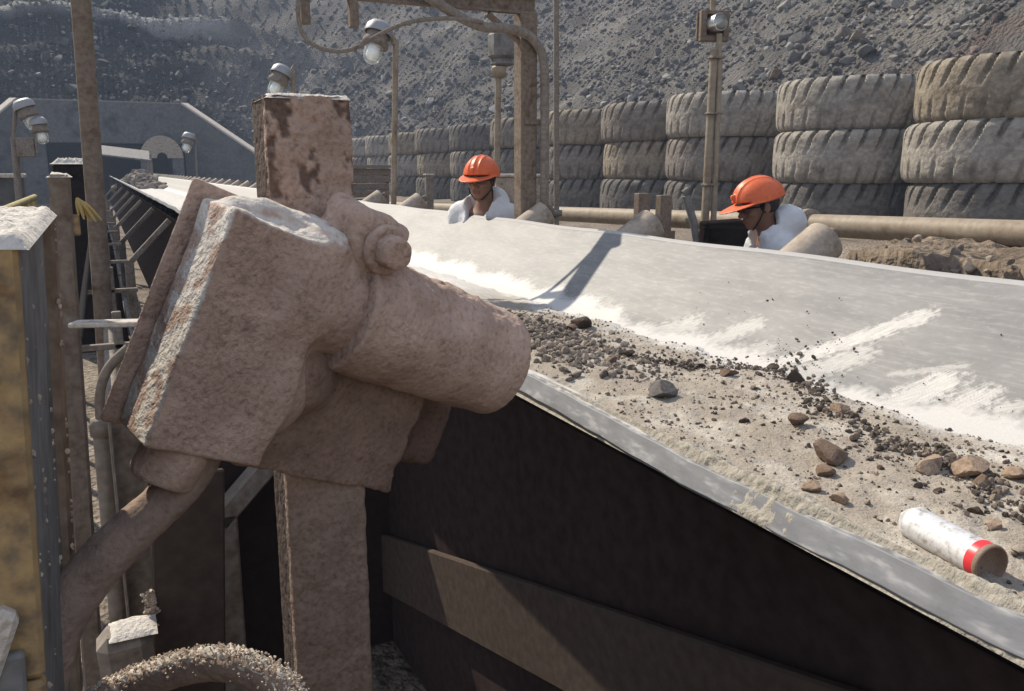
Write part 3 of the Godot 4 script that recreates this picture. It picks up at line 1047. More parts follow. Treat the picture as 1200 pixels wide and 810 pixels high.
# ---------------------------------------------------------------- tyre wall
func build_tyres() -> void:
	var R := 1.27
	var HH := 0.4
	var rows := []
	var segs := 440
	var lugs := 30.0
	for i in 37:
		var y := lerpf(-HH, HH, i / 36.0)
		var row := PackedVector3Array()
		var q := absf(y) / HH
		var crown := R - 0.085 * pow(q, 8.0) - 0.012 * q * q
		for k in segs:
			var a := TAU * k / segs
			var up := y > 0.0
			var ph := a / TAU * lugs + (0.0 if up else 0.5) + y * (1.55 if up else 0.9) + 0.06 * N2(a * 6.0, y * 3.0)
			var fr := ph - floorf(ph)
			var g := sm(0.0, 0.05, fr) * sm(0.27, 0.22, fr) # a slanting groove
			var depth := (0.012 + 0.085 * sm(0.1, 0.7, q)) * sm(0.02, 0.14, q) * (1.0 if up else 0.4)
			var rr := crown - g * depth + 0.004 * N3(Vector3(cos(a) * 3.0, y * 6.0, sin(a) * 3.0), 2.0) + 0.008 * N3(Vector3(cos(a), y, sin(a)), 1.4)
			row.append(Vector3(cos(a) * rr, y, sin(a) * rr))
		rows.append(row)
	var m := MB.new()
	m.grid(rows, true)
	if m.n[segs * 18].dot(Vector3(m.v[segs * 18].x, 0, m.v[segs * 18].z)) < 0.0:
		m = MB.new()
		m.grid(rows, true, [], [], true)
	var tread := m.mesh()
	var sides := []
	for s in [1, -1]:
		m = MB.new()
		var pr := [[HH * 1.0, R - 0.112], [HH * 1.01, R - 0.16], [HH * 1.03, 1.0], [HH * 0.98, 0.8], [HH * 0.86, 0.67], [HH * 0.7, 0.64], [HH * 0.6, 0.72], [HH * 0.72, 0.95], [HH * 0.6, 1.12], [0.0, 1.16]]
		m.lathe(pr, Vector3.ZERO, Vector3(0, s, 0), 64)
		sides.append(m.mesh())
	var proto := thing("tyre", "x", "tyre", Vector3.ZERO, Basis.IDENTITY, "haul-truck tyres stacked into a wall")
	part("tread", tread, M.tyre, proto)
	part("sidewall", sides[0], M.tyre, proto)
	part("sidewall", sides[1], M.tyre, proto)
	var shades := []
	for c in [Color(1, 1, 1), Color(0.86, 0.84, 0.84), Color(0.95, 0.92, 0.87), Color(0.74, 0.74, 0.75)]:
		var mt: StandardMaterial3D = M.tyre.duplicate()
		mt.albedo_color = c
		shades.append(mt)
	var where := ["column at the picture's edge beside the red-brown patch of slope", "second column, behind the profile worker's helmet", "third column, behind the square lamp's pole", "fourth column, between the square lamp's pole and the thin grey pole", "fifth column, behind the thin grey pole", "sixth column, between the gantry post and its conduit", "seventh column, behind the front-facing worker's helmet", "eighth column, just left of the front-facing worker's helmet", "ninth column, behind the jar lamp's pole", "tenth column, just left of the jar lamp's pole", "last column in view, beside the mud-caked post top"]
	# left silhouettes measured in plan: the columns stand side by side along x = 11.3
	var zs := [-7.85, -10.6, -13.66, -16.05, -18.86, -22.1, -25.3, -28.4, -31.6, -34.6, -37.4]
	var count := 0
	for k in zs.size():
		for lv in 3:
			var o: Node3D = proto if count == 0 else copy(proto, "", Vector3.ZERO)
			var lab: String = ["bottom", "middle", "top"][lv] + " tyre of the " + where[k]
			o.set_meta("label", lab)
			var jit := Vector3(rng.randf_range(-0.05, 0.05), 0, rng.randf_range(-0.06, 0.06))
			var drop := 0.012 * maxf(0.0, k - 1.0)
			if k == 0: jit = Vector3(0.0, 0.02, -0.06 if lv == 1 else 0.0)
			o.position = Vector3(11.3, 0.99 - drop + lv * 0.805, zs[k]) + jit
			o.rotation = Vector3(rng.randf_range(-0.012, 0.012), rng.randf() * TAU, rng.randf_range(-0.012, 0.012))
			var gs := rng.randf_range(0.975, 1.03)
			o.scale = Vector3(gs, 1.0, gs)
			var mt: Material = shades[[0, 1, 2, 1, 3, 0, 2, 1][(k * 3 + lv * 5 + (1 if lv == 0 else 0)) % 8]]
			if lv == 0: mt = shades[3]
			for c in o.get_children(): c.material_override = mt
			count += 1

# ---------------------------------------------------------------- pipe, berm, panels behind the belt
func build_yard() -> void:
	var m := MB.new()
	m.tube([Vector3(4.9, 1.255, 4.0), Vector3(5.0, 1.215, -3.3), Vector3(5.0, 1.06, -9.5), Vector3(5.0, 0.9, -16.0), Vector3(5.0, 0.8, -24.0)], 0.085, 24)
	var pp := thing("steel_pipe", "long tan steel pipe running level between the tyre wall and the workers", "pipe")
	part("barrel", m, M.pipe, pp)
	for z in [-2.0, -6.0, -12.0, -19.0]:
		m = MB.new()
		var y := 1.0 if z > -8 else 0.85
		m.box(Vector3(5.0, y * 0.5, z), Vector3(0.1, y, 0.1), Basis.IDENTITY, 0.006)
		m.box(Vector3(5.0, y + 0.02, z), Vector3(0.2, 0.05, 0.12), Basis.IDENTITY, 0.006)
		part("support_post", m, M.brown_steel, pp)
	for z in [-5.1, -11.2]:
		m = MB.new()
		m.lathe([[0, 0.08], [0, 0.125], [0.05, 0.125], [0.05, 0.08]], Vector3(5.0, 1.17 if z > -6 else 1.02, z), Vector3(0, 0.02, 1), 24)
		part("flange", m, M.pipe, pp)
	# pair of short brown posts
	var sp := thing("short_post", "left of two short brown posts in front of the tan pipe", "post", Vector3(4.55, 0, -6.72), Basis.IDENTITY, "pair of short brown posts before the pipe")
	m = MB.new()
	m.box(Vector3(0, 0.69, 0), Vector3(0.13, 1.38, 0.09), Basis.IDENTITY, 0.006)
	part("post", m, M.brown_steel, sp)
	m = MB.new()
	m.box(Vector3(0, 1.0, 0.05), Vector3(0.2, 0.1, 0.02), Basis.IDENTITY, 0.004)
	part("clamp", m, M.brown_steel, sp)
	copy(sp, "right of two short brown posts in front of the tan pipe", Vector3(4.78, -0.02, -6.7))
	# rough earth-covered wall at the right
	m = MB.new()
	var rows := []
	var cols := []
	for k in 260:
		var z := 3.0 - k * 0.028
		var row := PackedVector3Array()
		var cr := []
		for j in 30:
			var t := j / 29.0
			var p := Vector3(4.2, 0.0, z)
			if t < 0.55: p = Vector3(4.2, t / 0.55 * 1.13, z)
			else: p = Vector3(4.2 + (t - 0.55) / 0.45 * 1.6, 1.13 + (t - 0.55) * 0.1, z)
			var nn := Vector3(-1, 0.2, 0) if t < 0.5 else Vector3(0, 1, 0) if t > 0.6 else Vector3(-0.7, 0.7, 0)
			p += nn * (0.06 * N3(p, 2.2) + 0.045 * N3(p, 7.0) + 0.018 * N3(p, 22.0))
			if z < -3.9: p.y *= 1.0 - 0.9 * sm(-3.9, -4.2, z)
			row.append(p)
			var c := 0.85 + 0.3 * N3(p, 4.0)
			cr.append(Color(0.8, 0.74, 0.66) * c)
		rows.append(row); cols.append(cr)
	m.grid(rows, false, cols)
	if m.n[m.n.size() / 2 + 25].y < 0.0:
		m = MB.new()
		m.grid(rows, false, cols, [], true)
	tag(part("earth_berm", m, M.earth, self), "rough low bank of caked earth under the tan pipe", "", "", "structure")
	var where := []
	var tints := []
	for k in 500:
		var z := rng.randf_range(-3.8, 0.5)
		where.append(turned(Vector3(4.14 + rng.randf_range(0.0, 0.5) * sm(0.9, 1.1, 1.1), rng.randf_range(0.85, 1.16), z), rng.randf_range(0.012, 0.05)))
		var c := rng.randf_range(0.5, 1.1)
		tints.append(Color(c, c * 0.96, c * 0.9))
	tag(mm("clods", pebble_mesh[1], M.rock, where, tints), "small stones stuck in the earth bank", "stones")
	# black drum machine with a lever, in front of the pipe
	var d := thing("winch_drum", "black steel drum unit with an upright lever beside the profile worker", "machine", Vector3(3.45, 0, -4.18), Basis(Vector3.UP, -0.44))
	m = MB.new()
	m.box(Vector3(0, 1.13, 0), Vector3(0.28, 0.28, 0.26), Basis.IDENTITY, 0.02)
	m.box(Vector3(-0.02, 1.275, 0), Vector3(0.24, 0.03, 0.22), Basis(Vector3(0, 0, 1), 0.07), 0.008)
	part("body", m, M.steel_dark, d)
	m = MB.new()
	m.box(Vector3(0, 0.5, 0), Vector3(0.2, 1.0, 0.2), Basis.IDENTITY, 0.01)
	part("pedestal", m, M.steel_dark, d)
	m = MB.new()
	m.lathe([[0, 0], [0, 0.06], [0.1, 0.06], [0.1, 0]], Vector3(0.12, 1.14, 0.06), Vector3(1, 0, 0.3), 20)
	part("shaft_cover", m, M.steel_grey, d)
	m = MB.new()
	m.tube([Vector3(-0.17, 1.12, 0), Vector3(-0.2, 1.28, 0), Vector3(-0.255, 1.44, 0)], [0.022, 0.024, 0.026], 12)
	m.tube([Vector3(-0.27, 1.45, 0), Vector3(-0.235, 1.475, 0)], 0.024, 12)
	part("lever", m, M.steel_grey, d)
	m = MB.new()
	m.tube([Vector3(0.13, 1.2, 0.1), Vector3(0.3, 1.235, 0.05)], 0.011, 8)
	part("handle", m, M.steel_dust, d)
	# guard panel and cabinet further along
	var g := thing("slatted_guard", "low grey slatted guard panel standing along the far side of the belt", "guard rail", Vector3(2.2, 0, -8.6), Basis(Vector3.UP, 0.44))
	m = MB.new()
	m.box(Vector3(0.3, 1.625, 0), Vector3(0.78, 0.03, 0.1), Basis.IDENTITY, 0.004)
	part("top_rim", m, M.steel_dust, g)
	for k in 5:
		m = MB.new()
		m.box(Vector3(0.3, 1.57 - k * 0.075, 0.012 * (k % 2)), Vector3(0.76 - 0.03 * k, 0.066, 0.02), Basis(Vector3(1, 0, 0), 0.12), 0.004)
		part("slat", m, M.steel_dust, g)
	for x in [-0.05, 0.64]:
		m = MB.new()
		m.box(Vector3(x, 0.8, -0.03), Vector3(0.05, 1.6, 0.05))
		part("post", m, M.steel_dust, g)
	var pst := thing("marker_post", "short square grey post between the guard panel and the front-facing worker", "post", Vector3(2.96, 0, -8.1))
	m = MB.new()
	m.box(Vector3(0, 0.77, 0), Vector3(0.075, 1.54, 0.06), Basis.IDENTITY, 0.005)
	part("shaft", m, M.steel_dust, pst)
	m = MB.new()
	m.box(Vector3(0, 1.545, 0), Vector3(0.09, 0.015, 0.08))
	part("cap", m, M.dust_top, pst)
	var cb := thing("grey_cabinet", "plain pale grey steel cabinet behind the gantry post", "cabinet", Vector3(2.7, 0, -5.65), Basis(Vector3.UP, -0.1))
	m = MB.new()
	m.box(Vector3(0, 0.78, 0), Vector3(0.34, 1.54, 0.3), Basis.IDENTITY, 0.01)
	part("body", m, M.roller, cb)
	m = MB.new()
	m.box(Vector3(0, 1.555, 0), Vector3(0.38, 0.02, 0.34), Basis.IDENTITY, 0.005)
	part("lid", m, M.dust_top, cb)
	m = MB.new()
	m.box(Vector3(0, 0.85, 0.153), Vector3(0.28, 1.1, 0.012), Basis.IDENTITY, 0.004)
	var dr := part("door", m, M.roller, cb)
	m = MB.new()
	m.box(Vector3(0.11, 0.9, 0.166), Vector3(0.02, 0.09, 0.02), Basis.IDENTITY, 0.004)
	part("handle", m, M.steel_dark, dr)

# ---------------------------------------------------------------- gantry over the belt
func build_gantry() -> void:
	var g := thing("gantry_frame", "brown steel gantry frame spanning the belt with two hanging stubs", "gantry", Vector3(0, 0, -4.5))
	var m := MB.new()
	m.box(Vector3(2.235, 1.225, 0), Vector3(0.1, 2.45, 0.1), Basis.IDENTITY, 0.006)
	m.box(Vector3(2.235, 0.01, 0), Vector3(0.22, 0.02, 0.22))
	part("post", m, M.brown_steel, g)
	m = MB.new()
	m.tube([Vector3(-0.05, 0, 0), Vector3(-0.015, 1.4, 0), Vector3(0.01, 2.56, 0)], 0.042, 16)
	part("post", m, M.brown_steel, g)
	m = MB.new() # the beam is a channel: web and two flanges
	m.box(Vector3(1.115, 2.49, 0.0), Vector3(2.35, 0.08, 0.012), Basis.IDENTITY, 0.002)
	m.box(Vector3(1.115, 2.536, 0.016), Vector3(2.35, 0.012, 0.045), Basis.IDENTITY, 0.002)
	m.box(Vector3(1.115, 2.444, 0.016), Vector3(2.35, 0.012, 0.045), Basis.IDENTITY, 0.002)
	part("beam", m, M.brown_steel, g)
	for x in [1.0, 1.245]:
		m = MB.new()
		m.box(Vector3(x, 2.37, 0.03), Vector3(0.045, 0.136, 0.05), Basis.IDENTITY, 0.003)
		part("hanging_stub", m, M.brown_steel, g)
	m = MB.new()
	m.bar(Vector3(2.19, 2.3, 0), Vector3(2.0, 2.43, 0), 0.02, 0.05, Vector3(0, 0, 1))
	part("gusset", m, M.brown_steel, g)
	m = MB.new()
	m.box(Vector3(1.68, 2.566, 0.02), Vector3(0.06, 0.045, 0.4), Basis.IDENTITY, 0.004)
	part("cross_bracket", m, M.brown_steel, g)
	m = MB.new()
	m.box(Vector3(2.275, 1.86, 0.04), Vector3(0.14, 0.03, 0.05), Basis.IDENTITY, 0.004)
	part("pipe_clamp", m, M.brown_steel, g)
	m = MB.new()
	m.tube(smooth([Vector3(1.577, 2.494, -4.40), Vector3(1.716, 2.422, -4.40), Vector3(1.836, 2.371, -4.41), Vector3(1.95, 2.345, -4.42), Vector3(2.09, 2.347, -4.42), Vector3(2.20, 2.325, -4.42), Vector3(2.27, 2.27, -4.42), Vector3(2.31, 2.17, -4.42), Vector3(2.318, 1.874, -4.42), Vector3(2.32, 1.2, -4.42), Vector3(2.32, 0.0, -4.42)], 6), 0.026, 14)
	tag(part("bent_conduit", m, M.steel_dust, self), "thick grey conduit bending over the gantry and down its post", "conduit")
	m = MB.new()
	m.tube(smooth([Vector3(1.0, 2.56, -4.40), Vector3(0.965, 2.433, -4.40), Vector3(0.952, 2.322, -4.40), Vector3(0.975, 2.237, -4.40), Vector3(1.04, 2.189, -4.40), Vector3(1.137, 2.174, -4.40), Vector3(1.224, 2.192, -4.40), Vector3(1.314, 2.242, -4.40), Vector3(1.428, 2.303, -4.40), Vector3(1.567, 2.349, -4.40), Vector3(1.756, 2.371, -4.39), Vector3(1.926, 2.366, -4.39)], 5), 0.011, 10)
	tag(part("slack_cable", m, M.steel_dust, self), "thin grey cable hanging in a loop under the gantry beam", "cable")

func smooth(pts: Array, each := 5) -> Array: # Catmull-Rom
	var out := []
	var n := pts.size()
	for i in n - 1:
		var p0: Vector3 = pts[maxi(i - 1, 0)]
		var p1: Vector3 = pts[i]
		var p2: Vector3 = pts[i + 1]
		var p3: Vector3 = pts[mini(i + 2, n - 1)]
		for k in each:
			out.append(p1.cubic_interpolate(p2, p0, p3, k / float(each)))
	out.append(pts[n - 1])
	return out

# ---------------------------------------------------------------- lamps
func jar_lamp(at: Vector3, dir: Vector3, s: float, o: Node3D) -> void: # bulkhead lamp: cap, body, glass jar
	dir = dir.normalized()
	var m := MB.new()
	m.lathe([[-0.13, 0.0], [-0.13, 0.055], [-0.11, 0.085], [-0.02, 0.09], [0.0, 0.105], [0.035, 0.105], [0.045, 0.08], [0.045, 0.0]].map(func(q): return [q[0] * s, q[1] * s]), at, dir, 24)
	part("lamp_housing", m, M.steel_dust, o)
	m = MB.new()
	m.lathe([[-0.16, 0.0], [-0.155, 0.08], [-0.12, 0.108], [-0.06, 0.116], [-0.058, 0.108], [-0.13, 0.07], [-0.14, 0.0]].map(func(q): return [q[0] * s, q[1] * s]), at, dir, 24)
	part("lamp_hood", m, M.tin, o)
	m = MB.new()
	m.lathe([[0.045, 0.078], [0.12, 0.076], [0.16, 0.06], [0.18, 0.03], [0.184, 0.0]].map(func(q): return [q[0] * s, q[1] * s]), at, dir, 24)
	var gls := part("glass_jar", m, M.glass, o)
	m = MB.new()
	m.lathe([[0.04, 0.0], [0.04, 0.05], [0.12, 0.052], [0.15, 0.03], [0.155, 0.0]].map(func(q): return [q[0] * s, q[1] * s]), at, dir, 16)
	part("bulb", m, M.white_lens, gls)

func build_lamps() -> void:
	var m := MB.new()
	var a := thing("jar_lamp_post", "jar lamp with a bright glass jar on a bent pole under the gantry cable", "lamp post")
	m.tube(smooth([Vector3(2.19, 0, -7), Vector3(2.235, 1.2, -7), Vector3(2.29, 2.5, -7), Vector3(2.285, 2.6, -7), Vector3(2.25, 2.66, -7), Vector3(2.17, 2.665, -6.99)], 5), 0.024, 12)
	part("pole", m, M.pipe, a)
	jar_lamp(Vector3(2.12, 2.60, -6.97), Vector3(-0.35, -0.92, 0.15), 1.0, a)
	a = thing("jar_lamp_post", "hazy jar lamp just above the mud-caked post top", "lamp post")
	m = MB.new()
	m.tube(smooth([Vector3(1.9, 0, -9.5), Vector3(1.965, 2.45, -9.5), Vector3(1.95, 2.54, -9.5), Vector3(1.87, 2.57, -9.5)], 5), 0.024, 12)
	part("pole", m, M.pipe, a)
	jar_lamp(Vector3(1.815, 2.51, -9.48), Vector3(-0.45, -0.9, 0.1), 1.0, a)
	a = thing("jar_lamp_post", "post with two jar lamps and a small box near the headwall's left end", "lamp post")
	m = MB.new()
	m.tube([Vector3(-0.79, 0, -10.5), Vector3(-0.757, 1.318, -10.5), Vector3(-0.738, 1.93, -10.5)], 0.035, 12)
	m.tube([Vector3(-0.74, 1.93, -10.5), Vector3(-0.7, 2.2, -10.5), Vector3(-0.62, 2.26, -10.48)], 0.02, 10)
	part("pole", m, M.steel_dust, a)
	m = MB.new()
	m.box(Vector3(-0.64, 1.82, -10.46), Vector3(0.17, 0.2, 0.12), Basis.IDENTITY, 0.01)
	m.box(Vector3(-0.54, 1.86, -10.46), Vector3(0.02, 0.2, 0.13), Basis.IDENTITY, 0.004)
	part("junction_box", m, M.steel_dust, a)
	jar_lamp(Vector3(-0.585, 2.16, -10.45), Vector3(0.35, -0.92, 0.1), 0.95, a)
	jar_lamp(Vector3(-0.49, 2.0, -10.42), Vector3(0.15, -0.97, 0.1), 0.8, a)
	a = thing("jar_lamp_post", "small far jar lamp on a thin pole before the sloping wing wall", "lamp post")
	m = MB.new()
	m.tube(smooth([Vector3(2.98, 0, -30.5), Vector3(3.03, 2.4, -30.5), Vector3(3.0, 2.52, -30.5), Vector3(2.86, 2.55, -30.5)], 4), 0.03, 10)
	part("pole", m, M.steel_dust, a)
	jar_lamp(Vector3(2.8, 2.46, -30.45), Vector3(-0.3, -0.95, 0.1), 1.9, a)
	# floodlight seen from behind on its pole
	a = thing("floodlight_post", "grey box floodlight on a tan pole half hidden by the gantry post", "lamp post")
	m = MB.new()
	m.tube([Vector3(2.98, 0, -6.6), Vector3(3.031, 2.36, -6.6)], 0.026, 12)
	part("pole", m, M.pipe, a)
	m = MB.new()
	m.box(Vector3(3.07, 2.58, -6.6), Vector3(0.21, 0.2, 0.16), Basis.IDENTITY, 0.02)
	m.box(Vector3(3.07, 2.455, -6.6), Vector3(0.17, 0.06, 0.13), Basis.IDENTITY, 0.02)
	part("housing", m, M.steel_grey, a)
	m = MB.new()
	m.lathe([[0, 0], [0, 0.05], [0.07, 0.065], [0.09, 0.05], [0.09, 0]], Vector3(3.035, 2.33, -6.6), Vector3.UP, 16)
	part("socket", m, M.pipe, a)
	a = thing("thin_pole", "thin grey pole rising past the top of the tyre wall", "pole")
	m = MB.new()
	m.tube([Vector3(3.6, 0, -6.6), Vector3(3.55, 3.6, -6.6)], 0.024, 12)
	part("shaft", m, M.steel_dust, a)
	m = MB.new()
	m.lathe([[0, 0], [0, 0.05], [0.05, 0.05], [0.05, 0]], Vector3(3.583, 1.2, -6.6), Vector3.UP, 14)
	part("collar", m, M.steel_grey, a)
	# square lamp on twin pipes
	a = thing("square_lamp_post", "square dark lamp with a bright round can on a twin-pipe pole", "lamp post", Vector3(3.53, 0, -4.45))
	m = MB.new()
	m.tube([Vector3(-0.06, 0, 0), Vector3(0.0, 1.3, -0.04), Vector3(0.13, 2.35, -0.19)], 0.026, 12)
	part("pole", m, M.pipe, a)
	m = MB.new()
	m.tube([Vector3(0.0, 0, 0.02), Vector3(0.045, 1.3, -0.01), Vector3(0.15, 2.2, -0.15), Vector3(0.165, 2.45, -0.19)], 0.019, 12)
	part("cable_pipe", m, M.pipe, a)
	m = MB.new()
	for y in [1.5, 1.95, 2.3]:
		m.box(Vector3(0.02 + (y - 1.3) * 0.115, y, -0.03 - (y - 1.3) * 0.14), Vector3(0.1, 0.012, 0.06), Basis.IDENTITY, 0.002)
	part("strap", m, M.steel_dust, a)
	var B2 := Basis(Vector3.UP, -0.3)
	m = MB.new()
	m.box(Vector3(0.155, 2.5, -0.235), Vector3(0.19, 0.025, 0.05), B2, 0.004)
	m.box(Vector3(0.155, 2.34, -0.235), Vector3(0.19, 0.035, 0.05), B2, 0.004)
	for s in [-1, 1]: m.box(Vector3(0.155, 2.42, -0.235) + B2 * Vector3(s * 0.075, 0, 0), Vector3(0.04, 0.15, 0.05), B2, 0.004)
	m.box(Vector3(0.155, 2.42, -0.27), Vector3(0.19, 0.18, 0.02), B2, 0.004)
	part("frame", m, M.brown_steel, a, Transform3D(Basis.IDENTITY, Vector3(0, 0.085, 0)))
	m = MB.new()
	m.lathe([[-0.02, 0.0], [-0.02, 0.045], [0.02, 0.055], [0.11, 0.055], [0.115, 0.05], [0.03, 0.04], [0.03, 0.0]], Vector3(0.14, 2.425, -0.255), B2 * Vector3(0.25, 0.05, 1), 24)
	part("lamp_can", m, M.chrome, a, Transform3D(Basis.IDENTITY, Vector3(0, 0.085, 0)))
	m = MB.new()
	m.tube([Vector3(0.16, 2.5, -0.25), Vector3(0.165, 2.95, -0.3)], 0.018, 10)
	part("mast", m, M.pipe, a)

# ---------------------------------------------------------------- caked and dusty shapes
func noisy_tube(path: Array, rad, seg: int, amp: float, freq: float, top: float, tint: Color, caps := true) -> MB: # a tube whose skin is lumpy, more so on top
	var m := MB.new()
	m.tube(path, rad, seg, caps)
	var f := m.n.size()
	for i in f:
		var nn := m.n[i]
		var p := m.v[i]
		var up := maxf(nn.y, 0.0)
		var d := amp * N3(p, freq) + amp * 0.5 * N3(p, freq * 3.3) + top * up * (0.4 + 0.6 * absf(N3(p + Vector3(3, 1, 4), freq * 1.7)) + 0.5 * N3(p, freq * 4.0))
		m.v[i] = p + nn * d
		var k := 0.9 + 0.25 * N3(p, freq * 0.7)
		m.c[i] = Color(tint.r * k, tint.g * k, tint.b * k)
	# fresh normals
	var ns := PackedVector3Array()
	ns.resize(f)
	for i in range(0, m.ix.size(), 3):
		var a := m.ix[i]
		var b := m.ix[i + 2]
		var c := m.ix[i + 1]
		var nn := (m.v[b] - m.v[a]).cross(m.v[c] - m.v[a])
		ns[a] += nn; ns[b] += nn; ns[c] += nn
	for i in f: m.n[i] = ns[i].normalized()
	return m

func crumbs(parent: Node, called: String, spots: Array, mat: Material, lo: float, hi: float, tint: Color) -> void:
	var where := []
	var tints := []
	for p in spots:
		where.append(turned(p, rng.randf_range(lo, hi)))
		var k := rng.randf_range(0.75, 1.2)
		tints.append(Color(tint.r * k, tint.g * k, tint.b * k))
	mm(called, pebble_mesh[2], mat, where, tints, parent)

# a box whose skin is lumpy, as sheet steel under caked dust
func dusty_cap(x0: float, x1: float, z0: float, z1: float, y: float, thick: float) -> MB:
	var m := MB.new()
	var rows := []
	var cols := []
	var nx := int(clampf((x1 - x0) / 0.006, 8, 60))
	var nz := int(clampf(absf(z1 - z0) / 0.008, 8, 110))
	for i in nz + 1:
		var row := PackedVector3Array()
		var cr := []
		for j in nx + 1:
			var a := j / float(nx)
			var b := i / float(nz)
			var x := lerpf(x0, x1, a)
			var z := lerpf(z0, z1, b)
			var e := minf(minf(a, 1 - a) * (x1 - x0), minf(b, 1 - b) * absf(z1 - z0))
			var hgt := thick * (0.55 + 0.5 * N2(x * 22.0, z * 22.0) + 0.25 * N2(x * 80.0, z * 80.0)) * sm(0.0, thick * 1.2, e) - 0.002 * (1.0 - sm(0.0, 0.004, e))
			row.append(Vector3(x, y + hgt, z))
			var k := 0.92 + 0.15 * N2(x * 50.0, z * 50.0)
			cr.append(Color(0.62, 0.58, 0.52) * k)
		rows.append(row); cols.append(cr)
	m.grid(rows, false, cols)
	if m.n[m.n.size() / 2].y < 0.0:
		m = MB.new()
		m.grid(rows, false, cols, [], true)
	return m

# ---------------------------------------------------------------- what stands on the camera's side of the belt
func build_walkway_side() -> void:
	# the yellow column at the edge of the picture
	var t := thing("steel_column", "yellow rusty steel column with a thick white dust cap on its top", "column", Vector3(-0.114, 0, -0.602), Basis(Vector3(0, 0, 1), -0.045) * Basis.from_scale(Vector3(0.7, 1, 0.7)))
	var m := MB.new()
	m.box(Vector3(-0.15, 1.411, -0.012), Vector3(0.29, 0.292, 0.022), Basis.IDENTITY, 0.004)
	m.box(Vector3(-0.15, 0.632, -0.012), Vector3(0.29, 1.262, 0.022), Basis.IDENTITY, 0.004)
	part("front_flange", m, M.yellow_rust, t)
	m = MB.new()
	m.box(Vector3(-0.016, 0.779, -0.27), Vector3(0.014, 1.556, 0.41), Basis.IDENTITY, 0.003)
	part("side_plate", m, M.steel_grey, t)
	m = MB.new()
	m.box(Vector3(-0.15, 0.779, -0.56), Vector3(0.306, 1.556, 0.1), Basis.IDENTITY, 0.004)
	part("rear_flange", m, M.brown_steel, t)
	m = MB.new()
	m.box(Vector3(-0.16, 1.549, -0.27), Vector3(0.3, 0.012, 0.5), Basis.IDENTITY, 0.003)
	part("top_plate", m, M.steel_dust, t)
	tag(part("dust_cap", dusty_cap(-0.31, 0.004, 0.0, -0.62, 1.555, 0.01), M.bed, t), "thick white dust lying on the top plate")
	var sp := []
	for k in 100: # dust that hangs on the side plate in flecks
		var y := rng.randf_range(1.14, 1.55)
		var z: float = [-0.08, -0.2, -0.4, -0.52][rng.randi_range(0, 3)] + rng.randfn() * 0.006
		sp.append(Vector3(-0.009, y, z) if z > -0.49 else Vector3(0.004, y, z))
	crumbs(t, "dust_flecks", sp, M.rock, 0.0012, 0.0042, Color(1.5, 1.45, 1.35))
	m = MB.new()
	m.bar(Vector3(-0.09, 1.2, 0.012), Vector3(-0.03, 1.32, -0.0), 0.02, 0.03, Vector3(0, 0, 1), 0.006)
	part("dusty_rib", m, M.dust_top, t)
	m = MB.new()
	m.box(Vector3(-0.17, 0.645, 0.006), Vector3(0.3, 1.29, 0.012), Basis.IDENTITY, 0.003)
	part("grey_base_plate", m, M.steel_grey, t)
	# brown post with a dusty top
	t = thing("brown_post", "muddy brown square post with a dusty top beside the yellow column", "post", Vector3(-0.082, 0, -2.31))
	m = MB.new()
	m.bar(Vector3(-0.045, 0, 0.12), Vector3(0.003, 1.585, 0.0), 0.045, 0.08, Vector3(0, 0, 1), 0.005)
	part("shaft", m, M.brown_steel, t)
	part("dust_cap", dusty_cap(-0.024, 0.03, 0.042, -0.045, 1.583, 0.012), M.bed, t)
	m = MB.new()
	m.box(Vector3(0.012, 1.47, 0.03), Vector3(0.05, 0.05, 0.02), Basis.IDENTITY, 0.003)
	part("clip", m, M.yellow_rust, t)
	# a yellow rag
	m = MB.new()
	for k in 5:
		var a := -0.9 + k * 0.32
		var tip := Vector3(-0.04 + 0.007 * k, 1.52, -2.22) + Vector3(sin(a) * 0.016 + 0.008, -cos(a) * 0.04, 0.01 * (k % 2))
		m.tube(smooth([Vector3(-0.045, 1.535, -2.22), (Vector3(-0.045, 1.535, -2.22) + tip) * 0.5 + Vector3(0, 0.004, 0), tip], 3), [0.002, 0.003, 0.0042, 0.0045, 0.004, 0.003, 0.002], 8)
	tag(part("work_rag", m, M.rag, self), "ragged yellow cloth tied to the brown post", "rag", "", "thing")
	# vertical conduits and a green-grey post left of the switch box
	t = thing("capped_conduit", "grey conduit pipe with a threaded cap left of the switch box", "conduit", Vector3(-0.033, 0, -1.72))
	m = MB.new()
	m.tube([Vector3(-0.012, 0, 0.06), Vector3(0, 1.12, 0)], 0.016, 14)
	part("pipe", m, M.steel_dust, t)
	m = MB.new()
	m.lathe([[0, 0.012], [0, 0.02], [0.02, 0.021], [0.024, 0.018], [0.032, 0.018], [0.034, 0.0]], Vector3(0, 1.11, 0), Vector3.UP, 18)
	part("cap", m, M.steel_dust, t)
	m = MB.new()
	m.tube(smooth([Vector3(0, 1.14, 0), Vector3(0.002, 1.18, 0.0), Vector3(0.012, 1.22, 0.01), Vector3(0.03, 1.25, 0.02), Vector3(0.06, 1.28, 0.04)], 5), 0.009, 10)
	part("bent_cable", m, M.steel_dust, t)
	t = thing("channel_post", "broad grey-green channel post right behind the capped conduit", "post", Vector3(0.008, 0, -1.68))
	m = MB.new()
	m.box(Vector3(0, 0.58, 0), Vector3(0.055, 1.16, 0.02), Basis.IDENTITY, 0.004)
	part("web", m, M.steel_dust, t)
	for s in [-1, 1]:
		m = MB.new()
		m.box(Vector3(s * 0.026, 0.58, 0.02), Vector3(0.006, 1.16, 0.04), Basis.IDENTITY, 0.002)
		part("flange", m, M.steel_dust, t)
	m = MB.new()
	m.bar(Vector3(-0.08, 1.247, -2.2), Vector3(0.1, 1.25, -2.12), 0.05, 0.012, Vector3.UP, 0.003)
	tag(part("cross_strut", m, M.dust_top, self), "short white-dusted flat strut behind the switch box's left edge", "strut")
